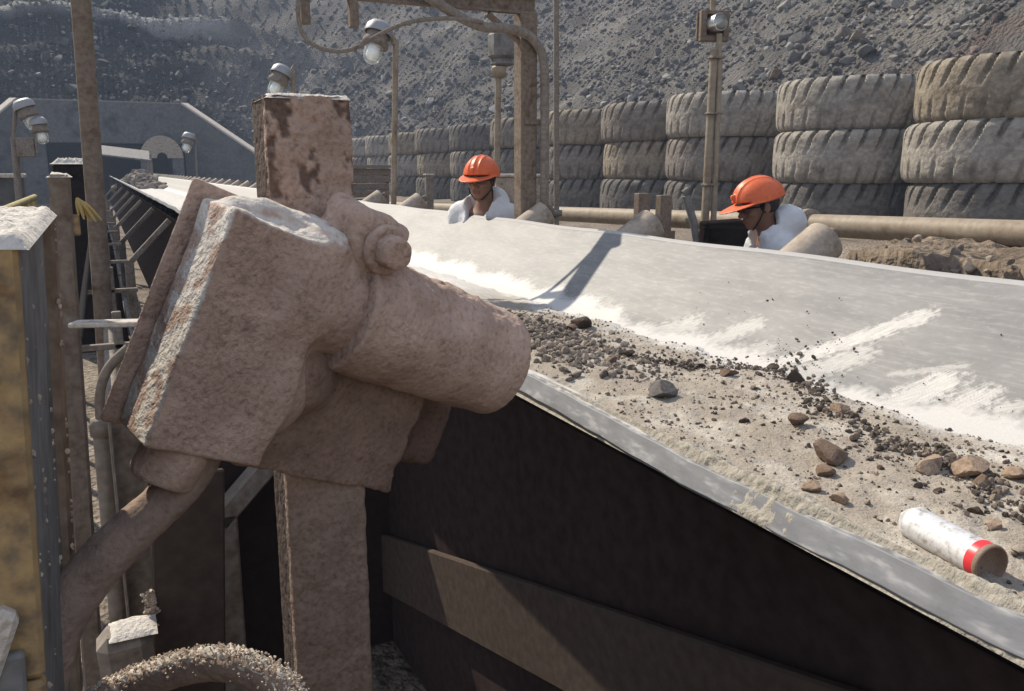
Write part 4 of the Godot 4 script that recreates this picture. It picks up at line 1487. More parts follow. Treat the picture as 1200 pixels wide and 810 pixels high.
	# muddy plates behind the hose
	t = thing("muddy_plate", "tall dark mud-smeared steel plate behind the hose", "plate", Vector3(0.065, 0, -1.5))
	m = MB.new()
	m.box(Vector3(0.0, 0.55, 0), Vector3(0.12, 1.08, 0.014), Basis(Vector3(0, 0, 1), -0.06), 0.004)
	part("sheet", m, M.brace, t)
	sp = []
	for k in 90: sp.append(Vector3(-0.045 + rng.randfn() * 0.006, 0.86 + rng.randfn() * 0.014, 0.009))
	crumbs(t, "sun_spot_grains", sp, M.rock, 0.0018, 0.0048, Color(1.5, 1.45, 1.35))  # pale grains added to stand in for a sunlit spot on the plate
	t = thing("added_back_plate", "wide dark brown plate added to hide the bright ground beside the belt", "plate", Vector3(0.3, 0, -1.79))  # added plate, keeps sunlit ground behind it out of view
	m = MB.new()
	m.box(Vector3(-0.145, 0.56, 0), Vector3(0.35, 1.12, 0.012), Basis.IDENTITY, 0.003)
	part("sheet", m, M.shade_sheet, t)
	m = MB.new()
	m.box(Vector3(0.04, 0.56, 0.014), Vector3(0.03, 1.1, 0.016), Basis.IDENTITY, 0.003)
	part("stiffener", m, M.brace, t)
	t = thing("muddy_box", "dark muddy box with a dust-edged top, low behind the hose", "box", Vector3(0.0, 0, -1.45))
	m = MB.new()
	m.box(Vector3(-0.005, 0.42, 0), Vector3(0.085, 0.86, 0.08), Basis(Vector3(0, 0, 1), 0.05), 0.02)
	part("casing", m, M.steel_dust, t)
	part("dust_cap", dusty_cap(-0.048, 0.026, 0.035, -0.035, 0.848, 0.012), M.bed, t)
	# low pipes that run along the near side of the frame
	for k in 4:
		m = MB.new()
		var x: float = [-0.02, 0.05, 0.12, -0.1][k]
		var y: float = [0.84, 0.62, 0.46, 1.05][k]
		m.tube([Vector3(x, y, -1.9 - 0.4 * k), Vector3(x + 0.03, y + 0.02, -12.0), Vector3(x, y, -28.0)], [0.022, 0.03, 0.016, 0.014][k], 12)
		tag(part("service_pipe", m, [M.steel_dust, M.steel_dark, M.steel_grey, M.rubber][k], self), ["upper grey service pipe running away beside the leg frames", "dark service pipe in the shade beside the leg frames", "lowest grey service pipe beside the leg frames", "thin black cable running beside the brown post toward the tunnel"][k], "pipe" if k < 3 else "cable")
	t = thing("cable_rack", "row of dusty upright brackets carrying the service pipes", "rack", Vector3(0.0, 0, -3.2))
	for k in 9:
		m = MB.new()
		m.box(Vector3(0.02, 0.56, -k * 1.5), Vector3(0.03, 1.12, 0.03), Basis.IDENTITY, 0.003)
		m.box(Vector3(0.02, 1.0, -k * 1.5), Vector3(0.24, 0.02, 0.03), Basis.IDENTITY, 0.003)
		m.box(Vector3(0.04, 0.58, -k * 1.5), Vector3(0.2, 0.02, 0.03), Basis.IDENTITY, 0.003)
		part("bracket", m, M.steel_dust, t)
	# yellow hand rail, low wall, dusty drum
	t = thing("hand_rail", "faded yellow hand rail with upright bars behind the yellow column", "railing", Vector3(-0.42, 0, -4.0))
	m = MB.new()
	m.tube([Vector3(0.0, 1.405, 0.6), Vector3(0, 1.4, -3.2)], 0.02, 12)
	m.tube([Vector3(0.0, 1.0, 0.6), Vector3(0, 1.0, -3.2)], 0.016, 12)
	part("rail", m, M.rail_yellow, t)
	for k in 9:
		m = MB.new()
		m.box(Vector3(0, 0.7, 0.5 - k * 0.45), Vector3(0.03, 1.38, 0.025), Basis.IDENTITY, 0.003)
		part("bar", m, M.rail_yellow, t)
	t = thing("low_wall", "low grey block wall with a sunlit coping below the headwall", "wall", Vector3(-2.2, 0, -11.2))
	m = MB.new()
	m.box(Vector3(0, 0.75, 0), Vector3(2.9, 1.5, 0.3), Basis.IDENTITY, 0.01)
	part("blockwork", m, M.concrete, t)
	m = MB.new()
	m.box(Vector3(0, 1.525, 0), Vector3(2.96, 0.05, 0.36), Basis.IDENTITY, 0.01)
	part("coping", m, M.dust_top, t)
	t = thing("dusty_hopper", "dust-topped steel hopper box beside the far belt", "hopper", Vector3(-0.16, 0, -8.6))
	m = MB.new()
	m.box(Vector3(0, 0.82, 0), Vector3(0.34, 1.64, 0.6), Basis.IDENTITY, 0.02)
	part("casing", m, M.steel_dark, t)
	part("dust_cap", dusty_cap(-0.19, 0.2, 0.32, -0.32, 1.642, 0.06), M.bed, t)
	for k in 3:
		m = MB.new()
		m.box(Vector3(0.175 , 0.8, 0.2 - k * 0.2), Vector3(0.02, 1.56, 0.03), Basis.IDENTITY, 0.003)
		part("rib", m, M.steel_dust, t)
	# mud-caked arched pipe at the bottom
	var path := smooth([Vector3(-0.14, 0.92, -1.02), Vector3(-0.111, 0.962, -1.005), Vector3(-0.059, 1.004, -0.978), Vector3(-0.009, 1.036, -0.951), Vector3(0.037, 1.061, -0.918), Vector3(0.075, 1.074, -0.887), Vector3(0.109, 1.073, -0.854), Vector3(0.135, 1.055, -0.823), Vector3(0.142, 1.0, -0.799), Vector3(0.144, 0.6, -0.79)], 10)
	t = thing("arched_pipe", "arched mud-caked pipe crusted with pale crumbs at the foot of the post", "pipe")
	part("pipe", noisy_tube(path, 0.0165, 40, 0.0018, 30.0, 0.005, Color(0.4, 0.3, 0.235)), M.mud, t)
	part("dust_crust", noisy_tube(path.slice(2, 80), 0.0125, 48, 0.001, 60.0, 0.0135, Color(0.7, 0.66, 0.59)), M.mud, t)
	sp = []
	for k in 1800:
		var i := rng.randi_range(0, 76)
		var p: Vector3 = path[i]
		var a := rng.randfn() * 0.5
		var tn: Vector3 = (path[i + 1] - path[i]).normalized()
		var side := tn.cross(Vector3.UP).normalized()
		var nn := side.cross(tn).normalized()
		sp.append(p + (nn * cos(a) + side * sin(a)) * (0.0185 + rng.randf() * 0.005) + tn * rng.randf_range(-0.003, 0.003))
	crumbs(t, "crumb_crust", sp, M.rock, 0.0005, 0.0018, Color(2.2, 2.15, 2.0))  # whitened further: sunlight on the crumbs is put into their tint

# ---------------------------------------------------------------- the switch on its post
func smin(a: float, b: float, k: float) -> float:
	var h := clampf(0.5 + 0.5 * (b - a) / k, 0.0, 1.0)
	return lerpf(b, a, h) - k * h * (1.0 - h)

func sbox(p: Vector3, c: Vector3, h: Vector3, r: float) -> float:
	var q := (p - c).abs() - h + Vector3(r, r, r)
	return Vector3(maxf(q.x, 0), maxf(q.y, 0), maxf(q.z, 0)).length() + minf(maxf(q.x, maxf(q.y, q.z)), 0.0) - r

func scap(p: Vector3, a: Vector3, b: Vector3, ra: float, rb: float) -> float:
	var d := b - a
	var t := clampf((p - a).dot(d) / d.length_squared(), 0.0, 1.0)
	return p.distance_to(a + d * t) - lerpf(ra, rb, t)

func scyl(p: Vector3, a: Vector3, ax: Vector3, l: float, r: float, rd: float) -> float:
	var q := p - a
	var x := q.dot(ax) - l * 0.5
	var y := (q - ax * q.dot(ax)).length() - r + rd
	x = absf(x) - l * 0.5 + rd
	return Vector2(maxf(x, 0), maxf(y, 0)).length() + minf(maxf(x, y), 0.0) - rd

func sell(p: Vector3, c: Vector3, r: Vector3) -> float:
	var q := (p - c) / r
	var k := q.length()
	return (k - 1.0) * minf(r.x, minf(r.y, r.z)) if k < 0.6 else k * (k - 1.0) / (q / r).length()

func mud_skin(p: Vector3, amp := 1.0) -> float:
	var a := N3(p, 14.0)
	var b := N3(p + Vector3(7, 3, 1), 45.0)
	var c := N3(p + Vector3(1, 9, 4), 130.0)
	return (0.0030 * a + 0.0008 * b + 0.0007 * c - 0.0014 * sm(0.35, 0.6, N3(p + Vector3(4, 4, 8), 75.0)) - 0.0009 * sm(0.25, 0.6, b)) * amp

func mud_tint(p: Vector3) -> Color:
	var a := N3(p + Vector3(2, 2, 2), 9.0)
	var b := N3(p, 60.0)
	var k := 1.02 + 0.26 * a - 0.3 * sm(0.3, 0.6, b) - 0.25 * sm(0.4, 0.6, N3(p + Vector3(4, 4, 8), 75.0))
	return Color(0.5 * k, 0.37 * k * (0.985 + 0.03 * a), 0.3 * k * (0.97 + 0.05 * a))

func build_switch() -> void:
	# the post
	var t := thing("steel_post", "upright steel post caked in pinkish mud that carries the switch box", "post")
	var m := MB.new()
	var rows := []
	var cols := []
	var ring := [] # round the rectangle, clockwise seen from above or not: settled below
	var x0 := 0.176
	var x1 := 0.272
	var z0 := -1.0
	var z1 := -1.1
	var rr := 0.006
	for k in 40: ring.append(Vector3(lerpf(x0 + rr, x1 - rr, k / 39.0), 0, z0))
	for k in 4: ring.append(Vector3(x1 - rr + rr * sin((k + 1) / 5.0 * PI / 2), 0, z0 - rr + rr * cos((k + 1) / 5.0 * PI / 2)))
	for k in 30: ring.append(Vector3(x1, 0, lerpf(z0 - rr, z1 + rr, k / 29.0)))
	for k in 12: ring.append(Vector3(lerpf(x1 - rr, x0 + rr, k / 11.0), 0, z1))
	for k in 30: ring.append(Vector3(x0, 0, lerpf(z1 + rr, z0 - rr, k / 29.0)))
	for k in 4: ring.append(Vector3(x0 + rr - rr * cos((k + 1) / 5.0 * PI / 2), 0, z0 - rr + rr * sin((k + 1) / 5.0 * PI / 2)))
	var cen := Vector3((x0 + x1) / 2, 0, (z0 + z1) / 2)
	for i in 282:
		var y := 1.68 - i * 0.003 if i < 280 else (0.6 if i == 280 else 0.0)
		var row := PackedVector3Array()
		var cr := []
		for q in ring:
			var p: Vector3 = Vector3(q.x, y, q.z)
			var out: Vector3 = (q - cen).normalized()
			if absf(out.z) > 0.75: out = Vector3(0, 0, signf(out.z))
			else: out = Vector3(signf(out.x), 0, 0).lerp(Vector3(0, 0, signf(out.z)), sm(0.5, 0.75, absf(out.z)))
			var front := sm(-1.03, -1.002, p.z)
			var cake := 0.35 + 0.65 * front
			var a := N3(p, 24.0)
			var b := N3(p, 70.0)
			var bare := sm(0.02, 0.30, N3(p * Vector3(1, 0.6, 1), 17.0) + 0.6 * N3(p, 55.0) + sm(1.61, 1.675, p.y) * 0.42 + sm(0.215, 0.178, p.x) * 0.36 * sm(1.3, 1.4, p.y) + sm(0.266, 0.272, p.x) * 0.3 - 0.34)
			bare *= sm(1.25, 1.4, p.y)
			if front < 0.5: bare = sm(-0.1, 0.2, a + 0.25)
			var d := 0.0045 * a * cake + 0.0018 * b + 0.003 * (1.0 - bare) * front + 0.0008 * N3(p, 200.0)
			if y < 1.52 and y > 1.3: d += 0.006 * sm(1.52, 1.47, y) * front
			p += out * d
			if i == 0: p.y += 0.002 * b
			row.append(p)
			var k := 0.95 + 0.2 * N3(p, 11.0)
			var c := Color(1.0, 0.97, 0.95) * k
			c = c.lerp(Color(0.62, 0.62, 0.6), sm(1.3, 1.15, p.y) * 0.8)  # darker low down: the shade below the switch painted in
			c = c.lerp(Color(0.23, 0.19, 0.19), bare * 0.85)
			if front < 0.5: c = c.lerp(Color(0.16, 0.16, 0.165), 0.85)  # sides darkened as well, shade put into their colour
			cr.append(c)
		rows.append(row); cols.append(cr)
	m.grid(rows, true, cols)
	if m.n[20].z < 0.0:
		m = MB.new()
		m.grid(rows, true, cols, [], true)
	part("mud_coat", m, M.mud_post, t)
	part("dust_cap", dusty_cap(x0 - 0.001, x1 + 0.002, z0 + 0.004, z1, 1.679, 0.006), M.bed, t)

	# the switch: axes run along its barrel, up its housing, and towards the walkway
	var al := deg_to_rad(24.0)
	var A := Vector3(cos(al), -sin(al), 0)
	var B := Vector3(sin(al), cos(al), 0)
	var o := thing("belt_switch", "mud-caked belt switch: tilted box with a thick barrel pointing at the belt", "switch", Vector3(0.122, 1.425, -0.876), Basis(A, B, Vector3(0, 0, 1)) * Basis(Vector3.UP, 0.29))
	var axis := Vector3(1, 0, 0)
	var hf := func(p: Vector3) -> float:
		var d := sbox(p, Vector3(0.002, 0, -0.04), Vector3(0.064, 0.122, 0.04), 0.0015)
		d = smin(d, scyl(p, Vector3(0.02, 0.064, -0.045), Vector3(1, 0, 0), 0.14, 0.056, 0.012), 0.022)
		d = smin(d, sbox(p, Vector3(0.095, 0.105, -0.06), Vector3(0.055, 0.038, 0.05), 0.02), 0.03)
		d = smin(d, sell(p, Vector3(0.07, -0.045, -0.04), Vector3(0.04, 0.05, 0.035)), 0.03)
		d = smin(d, sell(p, Vector3(0.03, 0.118, -0.066), Vector3(0.08, 0.03, 0.03)), 0.02)
		# crumbs of mud that lie on top
		var top := sm(0.09, 0.12, p.y)
		var left := sm(-0.06, -0.069, p.x)
		return d - mud_skin(p, 0.5 + 0.5 * N3(p, 6.0) + 0.9 * top + 0.5 * sm(0.03, 0.1, p.x) - 0.2 * left) - top * 0.004 * maxf(N3(p, 30.0) + 0.1, 0.0)
	m = MB.new()
	m.nets(Vector3(-0.086, -0.14, -0.13), Vector3(0.19, 0.165, 0.02), 0.0034, hf, 1.7, mud_tint)
	for i in m.v.size(): # pale dust on the walkway-side end and on top
		var w := maxf(sm(0.55, 0.85, -m.n[i].x) * sm(0.02, 0.2, 0.2 + N3(m.v[i], 26.0)), sm(0.5, 0.85, m.n[i].y) * sm(0.1, 0.112, m.v[i].y))
		m.c[i] = m.c[i].lerp(Color(0.72, 0.68, 0.61), w * 0.92)
	part("housing", m, M.mud, o)
	var bf := func(p: Vector3) -> float:
		var q := p - Vector3(0.135, 0.055, -0.045)
		var d := scyl(p, Vector3(0.11, 0.064, -0.04), Vector3(1, 0, 0), 0.256, 0.0705, 0.004)
		var up := clampf(q.y / 0.06, 0.0, 1.0)
		var end := sm(0.365, 0.33, p.x)
		return d - mud_skin(p, 0.5 + 0.5 * end + 0.6 * up) - sm(0.75, 1.0, up) * (0.001 + 0.006 * absf(N3(p, 28.0))) * sm(0.362, 0.345, p.x)
	m = MB.new()
	m.nets(Vector3(0.1, -0.025, -0.13), Vector3(0.385, 0.155, 0.045), 0.0032, bf, 1.7, mud_tint)
	part("barrel", m, M.mud, o)
	# rear plate, larger than the box
	m = MB.new()
	var pf := func(p: Vector3) -> float: return sbox(p, Vector3(-0.028, 0.006, -0.088), Vector3(0.048, 0.134, 0.0035), 0.001) - mud_skin(p, 0.12)
	m.nets(Vector3(-0.115, -0.135, -0.1), Vector3(0.03, 0.18, -0.076), 0.0032, pf, 1.6, mud_tint)
	part("rear_plate", m, M.mud, o)
	# clamp lug with a big bolt on the upper right
	m = MB.new()
	var lf := func(p: Vector3) -> float:
		var d := scyl(p, Vector3(0.108, 0.146, -0.07), Vector3(0, 0, 1), 0.07, 0.036, 0.012)
		d = smin(d, scap(p, Vector3(0.073, 0.17, -0.05), Vector3(0.078, 0.166, -0.02), 0.017, 0.015), 0.014)
		d = smin(d, scap(p, Vector3(0.15, 0.163, -0.06), Vector3(0.145, 0.168, -0.035), 0.016, 0.014), 0.014)
		d = smin(d, sbox(p, Vector3(0.1, 0.118, -0.07), Vector3(0.05, 0.03, 0.04), 0.015), 0.02)
		return d - mud_skin(p, 1.0)
	m.nets(Vector3(0.035, 0.073, -0.13), Vector3(0.185, 0.203, 0.015), 0.0034, lf, 1.7, mud_tint)
	var lug := part("clamp_lug", m, M.mud, o)
	m = MB.new()
	var wf := func(p: Vector3) -> float: return scyl(p, Vector3(0.111, 0.144, -0.004), Vector3(0.1, 0, 0.995), 0.013, 0.029, 0.005) - mud_skin(p, 0.5)
	m.nets(Vector3(0.07, 0.103, -0.015), Vector3(0.152, 0.185, 0.02), 0.003, wf, 1.6, mud_tint)
	part("washer", m, M.mud, lug)
	m = MB.new()
	var hx := func(p: Vector3) -> float:
		var q := p - Vector3(0.112, 0.144, 0.016)
		var d := -9.0
		for k in 3:
			var a := k * PI / 3.0 + 0.3
			d = maxf(d, absf(q.x * cos(a) + q.y * sin(a)) - 0.0175)
		d = smin(maxf(d, absf(q.z) - 0.014), 9.0, 0.01)
		d = lerpf(d, scyl(p, Vector3(0.112, 0.144, 0.0), Vector3(0, 0, 1), 0.031, 0.0195, 0.008), 0.65)
		return d - mud_skin(p, 0.45)
	m.nets(Vector3(0.082, 0.114, -0.006), Vector3(0.142, 0.174, 0.044), 0.0024, hx, 1.6, mud_tint)
	part("bolt_head", m, M.mud, lug)
	# the mounting block under the barrel
	m = MB.new()
	var kf := func(p: Vector3) -> float:
		var d := sbox(p, Vector3(0.178, -0.06, -0.08), Vector3(0.112, 0.08, 0.03), 0.004)
		d = smin(d, sell(p, Vector3(0.09, -0.02, -0.05), Vector3(0.05, 0.05, 0.04)), 0.03)
		return d - mud_skin(p, 1.2) - 0.004 * N3(p, 34.0) * sm(0.26, 0.285, p.x)
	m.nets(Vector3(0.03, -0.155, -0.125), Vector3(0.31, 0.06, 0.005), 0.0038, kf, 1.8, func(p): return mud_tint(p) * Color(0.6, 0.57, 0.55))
	part("mounting_block", m, M.mud, o)
	m = MB.new()
	var k2 := func(p: Vector3) -> float: return sbox(p, Vector3(0.31, -0.06, -0.125), Vector3(0.075, 0.05, 0.03), 0.012) - mud_skin(p, 1.2)
	m.nets(Vector3(0.21, -0.135, -0.175), Vector3(0.41, 0.015, -0.075), 0.0045, k2, 1.8, func(p): return mud_tint(p) * Color(0.4, 0.36, 0.35))  # mud darkened here: the shadow behind the block is in its colour
	part("rear_bracket", m, M.mud, o)
	# gland under the box and the hose that leaves it
	m = MB.new()
	var gf := func(p: Vector3) -> float:
		var d := scyl(p, Vector3(-0.008, -0.115, -0.04), Vector3(-0.16, -1, 0).normalized(), 0.052, 0.034, 0.006)
		return d - mud_skin(p, 1.1)
	m.nets(Vector3(-0.065, -0.185, -0.095), Vector3(0.045, -0.09, 0.015), 0.0034, gf, 1.7, mud_tint)
	part("cable_gland", m, M.mud, o)
	var path := smooth([Vector3(0.078, 1.301, -0.935), Vector3(0.062, 1.281, -0.927), Vector3(0.038, 1.263, -0.913), Vector3(0.010, 1.244, -0.905), Vector3(-0.019, 1.222, -0.897), Vector3(-0.046, 1.198, -0.888), Vector3(-0.068, 1.172, -0.875), Vector3(-0.083, 1.142, -0.864), Vector3(-0.094, 1.105, -0.855), Vector3(-0.1, 1.05, -0.842), Vector3(-0.102, 0.6, -0.84), Vector3(-0.102, 0.0, -0.85)], 12)
	var rads := []
	for k in path.size(): rads.append(lerpf(0.021, 0.0245, sm(0, 60, k)))
	t = thing("conduit_hose", "thick mud-coated hose curving down from the switch box's underside", "hose")
	part("sheath", noisy_tube(path, rads, 44, 0.0016, 26.0, 0.001, Color(0.4, 0.3, 0.24)), M.mud, t)

# ---------------------------------------------------------------- the workers
func head_field(p: Vector3) -> float: # face towards -z, ears level with y = 0
	var d := sell(p, Vector3(0, 0.025, 0.012), Vector3(0.074, 0.098, 0.094))
	d = smin(d, sell(p, Vector3(0, -0.04, -0.028), Vector3(0.058, 0.07, 0.06)), 0.03)
	d = smin(d, sell(p, Vector3(0, -0.088, -0.056), Vector3(0.026, 0.02, 0.022)), 0.02) # chin
	d = smin(d, scap(p, Vector3(0, 0.008, -0.082), Vector3(0, -0.03, -0.104), 0.009, 0.013), 0.012) # nose
	for s in [-1.0, 1.0]:
		d = smin(d, sell(p, Vector3(s * 0.013, -0.034, -0.094), Vector3(0.009, 0.007, 0.01)), 0.006)
		d = smin(d, scap(p, Vector3(s * 0.012, 0.026, -0.082), Vector3(s * 0.048, 0.022, -0.066), 0.008, 0.007), 0.01) # brow
		d = smin(d, sell(p, Vector3(s * 0.045, -0.022, -0.06), Vector3(0.02, 0.017, 0.018)), 0.015) # cheek
		d = -smin(-d, sell(p, Vector3(s * 0.031, 0.006, -0.093), Vector3(0.016, 0.01, 0.013)), 0.006) # socket
		d = minf(d, sell(p, Vector3(s * 0.031, 0.006, -0.073), Vector3(0.0125, 0.0115, 0.0125)))
		d = smin(d, sell(p, Vector3(s * 0.077, -0.004, 0.014), Vector3(0.008, 0.031, 0.019)), 0.008) # ear
	d = smin(d, scap(p, Vector3(-0.018, -0.058, -0.084), Vector3(0.018, -0.058, -0.084), 0.007, 0.007), 0.006) # lips
	d = smin(d, scap(p, Vector3(-0.014, -0.068, -0.083), Vector3(0.014, -0.068, -0.083), 0.007, 0.007), 0.006)
	d = smin(d, scap(p, Vector3(0, -0.05, 0.02), Vector3(0, -0.19, 0.045), 0.052, 0.06), 0.02) # neck
	return d

func head_tint(p: Vector3) -> Color:
	if absf(p.x) < 0.026 and absf(p.y + 0.063) < 0.011 and p.z < -0.07: return Color(0.85, 0.6, 0.58)
	if p.z < -0.06 and absf(p.y - 0.028) < 0.006 and absf(p.x) < 0.05 and absf(p.x) > 0.012: return Color(0.2, 0.18, 0.18)
	if absf(p.y - 0.006) < 0.008 and absf(absf(p.x) - 0.031) < 0.011 and p.z < -0.068: return Color(1.6, 2.4, 3.0) if absf(absf(p.x) - 0.031) > 0.005 else Color(0.15, 0.15, 0.15)
	return Color(1, 1, 1)

func helmet_field(p: Vector3) -> float:
	var d := sell(p, Vector3(0, 0.03, 0.005), Vector3(0.112, 0.128, 0.137))
	for s in [-1.0, 0.0, 1.0]: # ridges along the crown
		d = smin(d, sell(p, Vector3(s * 0.035, 0.045, 0.005), Vector3(0.008, 0.119 - 0.008 * absf(s), 0.132)), 0.01)
	d = maxf(d, 0.038 - p.y - 0.1 * minf(p.z + 0.02, 0.0) * 0.6)
	# brim: a thin sheet, long in front
	var q := p - Vector3(0, 0.042, -0.02)
	q.y += 0.25 * maxf(-p.z - 0.06, 0.0) + 0.9 * p.x * p.x
	var rim := sell(Vector3(q.x, 0, q.z), Vector3.ZERO, Vector3(0.116, 0.116, 0.19 if q.z < 0.0 else 0.155))
	var brim := maxf(rim, absf(q.y) - 0.0035)
	d = smin(d, brim, 0.008)
	# front stud
	d = smin(d, sbox(p, Vector3(0, 0.075, -0.128), Vector3(0.012, 0.013, 0.012), 0.004), 0.006)
	return maxf(d, -sell(p, Vector3(0, 0.028, 0.008), Vector3(0.101, 0.118, 0.125)))

func worker(called: String, label: String, at: Vector3, yaw: float, J: Dictionary, hpitch: float, hyaw: float) -> Node3D:
	var o := thing(called, label, "person", at, Basis(Vector3.UP, yaw))
	var hx := Transform3D(Basis(Vector3.UP, hyaw) * Basis(Vector3.RIGHT, hpitch), J.head)
	var hips: Vector3 = J.hips
	var chest: Vector3 = J.chest
	var neck: Vector3 = J.neck
	var bones := [[hips, (hips + chest) * 0.5, 0.125, 0.118], [(hips + chest) * 0.5, chest, 0.118, 0.13], [chest, neck, 0.12, 0.052]]
	var arms := []
	for s in [-1.0, 1.0]:
		var sh := Vector3(J.shoulder.x * s, J.shoulder.y, J.shoulder.z)
		var el := Vector3(J.elbow.x * s, J.elbow.y, J.elbow.z)
		var wr := Vector3(J.wrist.x * s, J.wrist.y, J.wrist.z)
		bones.append([chest + Vector3(s * 0.05, 0.05, 0), sh, 0.085, 0.062])
		arms.append([sh, el, wr, s])
		var hp := hips + Vector3(s * 0.085, -0.03, 0)
		var kn := Vector3(s * 0.1, 0.47 * hips.y / 0.88, hips.z * 0.5 - 0.04)
		bones.append([hp, kn, 0.088, 0.06])
		bones.append([kn, Vector3(s * 0.11, 0.08, hips.z * 0.2 + 0.02), 0.06, 0.042])
	for a in arms:
		bones.append([a[0], a[1], 0.05, 0.042])
		bones.append([a[1], a[2], 0.042, 0.03])
	var body := func(p: Vector3) -> float:
		var d := 9.0
		for b in bones: d = smin(d, scap(p, b[0], b[1], b[2], b[3]), 0.03)
		return d
	# the body: trunk and limbs, head and hands, all one skin
	var m := MB.new()
	m.nets(Vector3(-0.45, 0.0, -0.5), Vector3(0.45, neck.y + 0.06, 0.42), 0.018, body, 1.6)
	for i in m.c.size(): m.c[i] = Color(0.35, 0.4, 0.6) if m.v[i].y < neck.y - 0.06 else Color(0.95, 0.95, 0.95)
	var hm := MB.new()
	hm.nets(Vector3(-0.1, -0.2, -0.13), Vector3(0.1, 0.14, 0.12), 0.004, head_field, 1.7, head_tint)
	m.append(hm, hx)
	for a in arms: # a palm, four bent fingers of different lengths, a thumb from the palm's side
		var dir: Vector3 = (a[2] - a[1]).normalized()
		var inw := Vector3(-a[3], 0, 0)
		var sidev: Vector3 = dir.cross(inw).normalized() * a[3]
		var w: Vector3 = a[2]
		var fb := [[w, w + dir * 0.08, 0.026, 0.03]]
		var fl := [0.066, 0.075, 0.07, 0.054]
		for k in 4:
			var b0: Vector3 = w + dir * 0.085 + sidev * (0.027 - k * 0.018)
			var b1: Vector3 = b0 + (dir + inw * 0.35).normalized() * fl[k] * 0.55
			fb.append([b0 - dir * 0.02, b1, 0.0095, 0.0085])
			fb.append([b1, b1 + (dir * 0.7 + inw).normalized() * fl[k] * 0.55, 0.0085, 0.007])
		var t0: Vector3 = w + dir * 0.03 + sidev * 0.025
		var t1: Vector3 = t0 + (dir * 0.7 + sidev * 0.8 + inw * 0.3).normalized() * 0.042
		fb.append([t0, t1, 0.012, 0.01])
		fb.append([t1, t1 + (dir + inw * 0.5).normalized() * 0.03, 0.01, 0.008])
		var hand := func(p: Vector3) -> float:
			var d := 9.0
			for k in fb.size():
				var b = fb[k]
				d = smin(d, scap(p, b[0], b[1], b[2], b[3]), 0.004 if k else 0.01)
			return d
		var mid: Vector3 = w + dir * 0.08
		m.nets(mid - Vector3(0.12, 0.12, 0.12), mid + Vector3(0.12, 0.12, 0.12), 0.005, hand, 1.5)
	part("body", m, M.skin, o)
	# coverall, open at the throat
	var fold := Vector3(rng.randf() * 9.0, 0, 0)
	var cover := func(p: Vector3) -> float:
		var d := 9.0
		for b in bones: d = smin(d, scap(p, b[0], b[1], b[2] + 0.02, b[3] + 0.02), 0.04)
		d -= 0.010 * N3(p * Vector3(1, 0.6, 1) + fold, 7.0) + 0.005 * absf(N3(p + fold, 16.0))
		d = smin(d, scap(p, neck + Vector3(-0.07, -0.01, 0.03), neck + Vector3(0.07, -0.01, 0.03), 0.045, 0.045), 0.03)
		if J.hood > 0.0:
			d = smin(d, sell(p, neck + J.hood_at, Vector3(0.12, 0.09, 0.095)), 0.09)
			for s in [-1.0, 1.0]: d = smin(d, scap(p, neck + Vector3(s * 0.085, -0.005, -0.04), neck + J.hood_at + Vector3(s * 0.05, 0.03, -0.01), 0.035, 0.045), 0.06)
			d -= 0.006 * N3(p * Vector3(1, 1.6, 1) + fold, 22.0)
		# collar flaps folded out
		for s in [-1.0, 1.0]:
			d = smin(d, scap(p, neck + Vector3(s * 0.075, 0.025, 0.0), chest + Vector3(s * 0.06, 0.06, -0.135), 0.02, 0.013), 0.012)
		# throat opening
		var hgt := (p - chest).y
		if p.z < neck.z + 0.02:
			var wdt := absf(p.x) - 0.012 - 0.42 * maxf(hgt + 0.02, 0.0)
			d = maxf(d, -maxf(wdt, -(hgt + 0.03)))
		d = maxf(d, 0.062 - (p - neck - Vector3(0, 0.04, 0.0)).length() if p.y > neck.y - 0.03 else -9.0)
		d = maxf(d, p.y - neck.y - 0.17)
		return maxf(d, 0.05 - p.y)
	m = MB.new()
	m.nets(Vector3(-0.5, 0.03, -0.52), Vector3(0.5, neck.y + 0.2, 0.46), 0.0125, cover, 1.8)
	part("coverall", m, M.coverall, o)
	for s in [-1.0, 1.0]:
		m = MB.new()
		var bt := func(p: Vector3) -> float:
			var d := scap(p, Vector3(s * 0.11, 0.05, 0.04), Vector3(s * 0.115, 0.045, -0.14), 0.048, 0.042)
			d = smin(d, scap(p, Vector3(s * 0.11, 0.06, 0.03), Vector3(s * 0.11, 0.14, 0.03), 0.052, 0.055), 0.03)
			return maxf(d, 0.004 - p.y)
		m.nets(Vector3(s * 0.11 - 0.09, 0.0, -0.22), Vector3(s * 0.11 + 0.09, 0.22, 0.12), 0.012, bt, 1.5)
		part("boot", m, M.boot, o)
	# hair below the helmet, dark glasses, the helmet
	m = MB.new()
	var hair := func(p: Vector3) -> float:
		var d := sell(p, Vector3(0, 0.03, 0.018), Vector3(0.081, 0.1, 0.098)) - 0.003 * N3(p, 90.0)
		d = maxf(d, -(p.z + 0.02 + 0.5 * maxf(p.y - 0.02, 0.0)) if p.y < 0.055 else -(p.z + 0.06))
		return maxf(d, -0.035 - p.y)
	m.nets(Vector3(-0.1, -0.06, -0.1), Vector3(0.1, 0.15, 0.13), 0.005, hair, 1.6)
	part("hair", m, M.hair, o, hx)
	m = MB.new()
	for s in [-1.0, 1.0]:
		m.lathe([[0, 0], [0.0, 0.018], [0.004, 0.021], [0.007, 0.018], [0.008, 0.0]], Vector3(s * 0.032, 0.006, -0.099), Vector3(s * 0.35, 0, 1), 18)
		m.bar(Vector3(s * 0.05, 0.01, -0.094), Vector3(s * 0.083, 0.008, 0.0), 0.004, 0.008)
	m.bar(Vector3(-0.012, 0.01, -0.104), Vector3(0.012, 0.01, -0.104), 0.004, 0.004)
	part("glasses", m, M.lens, o, hx)
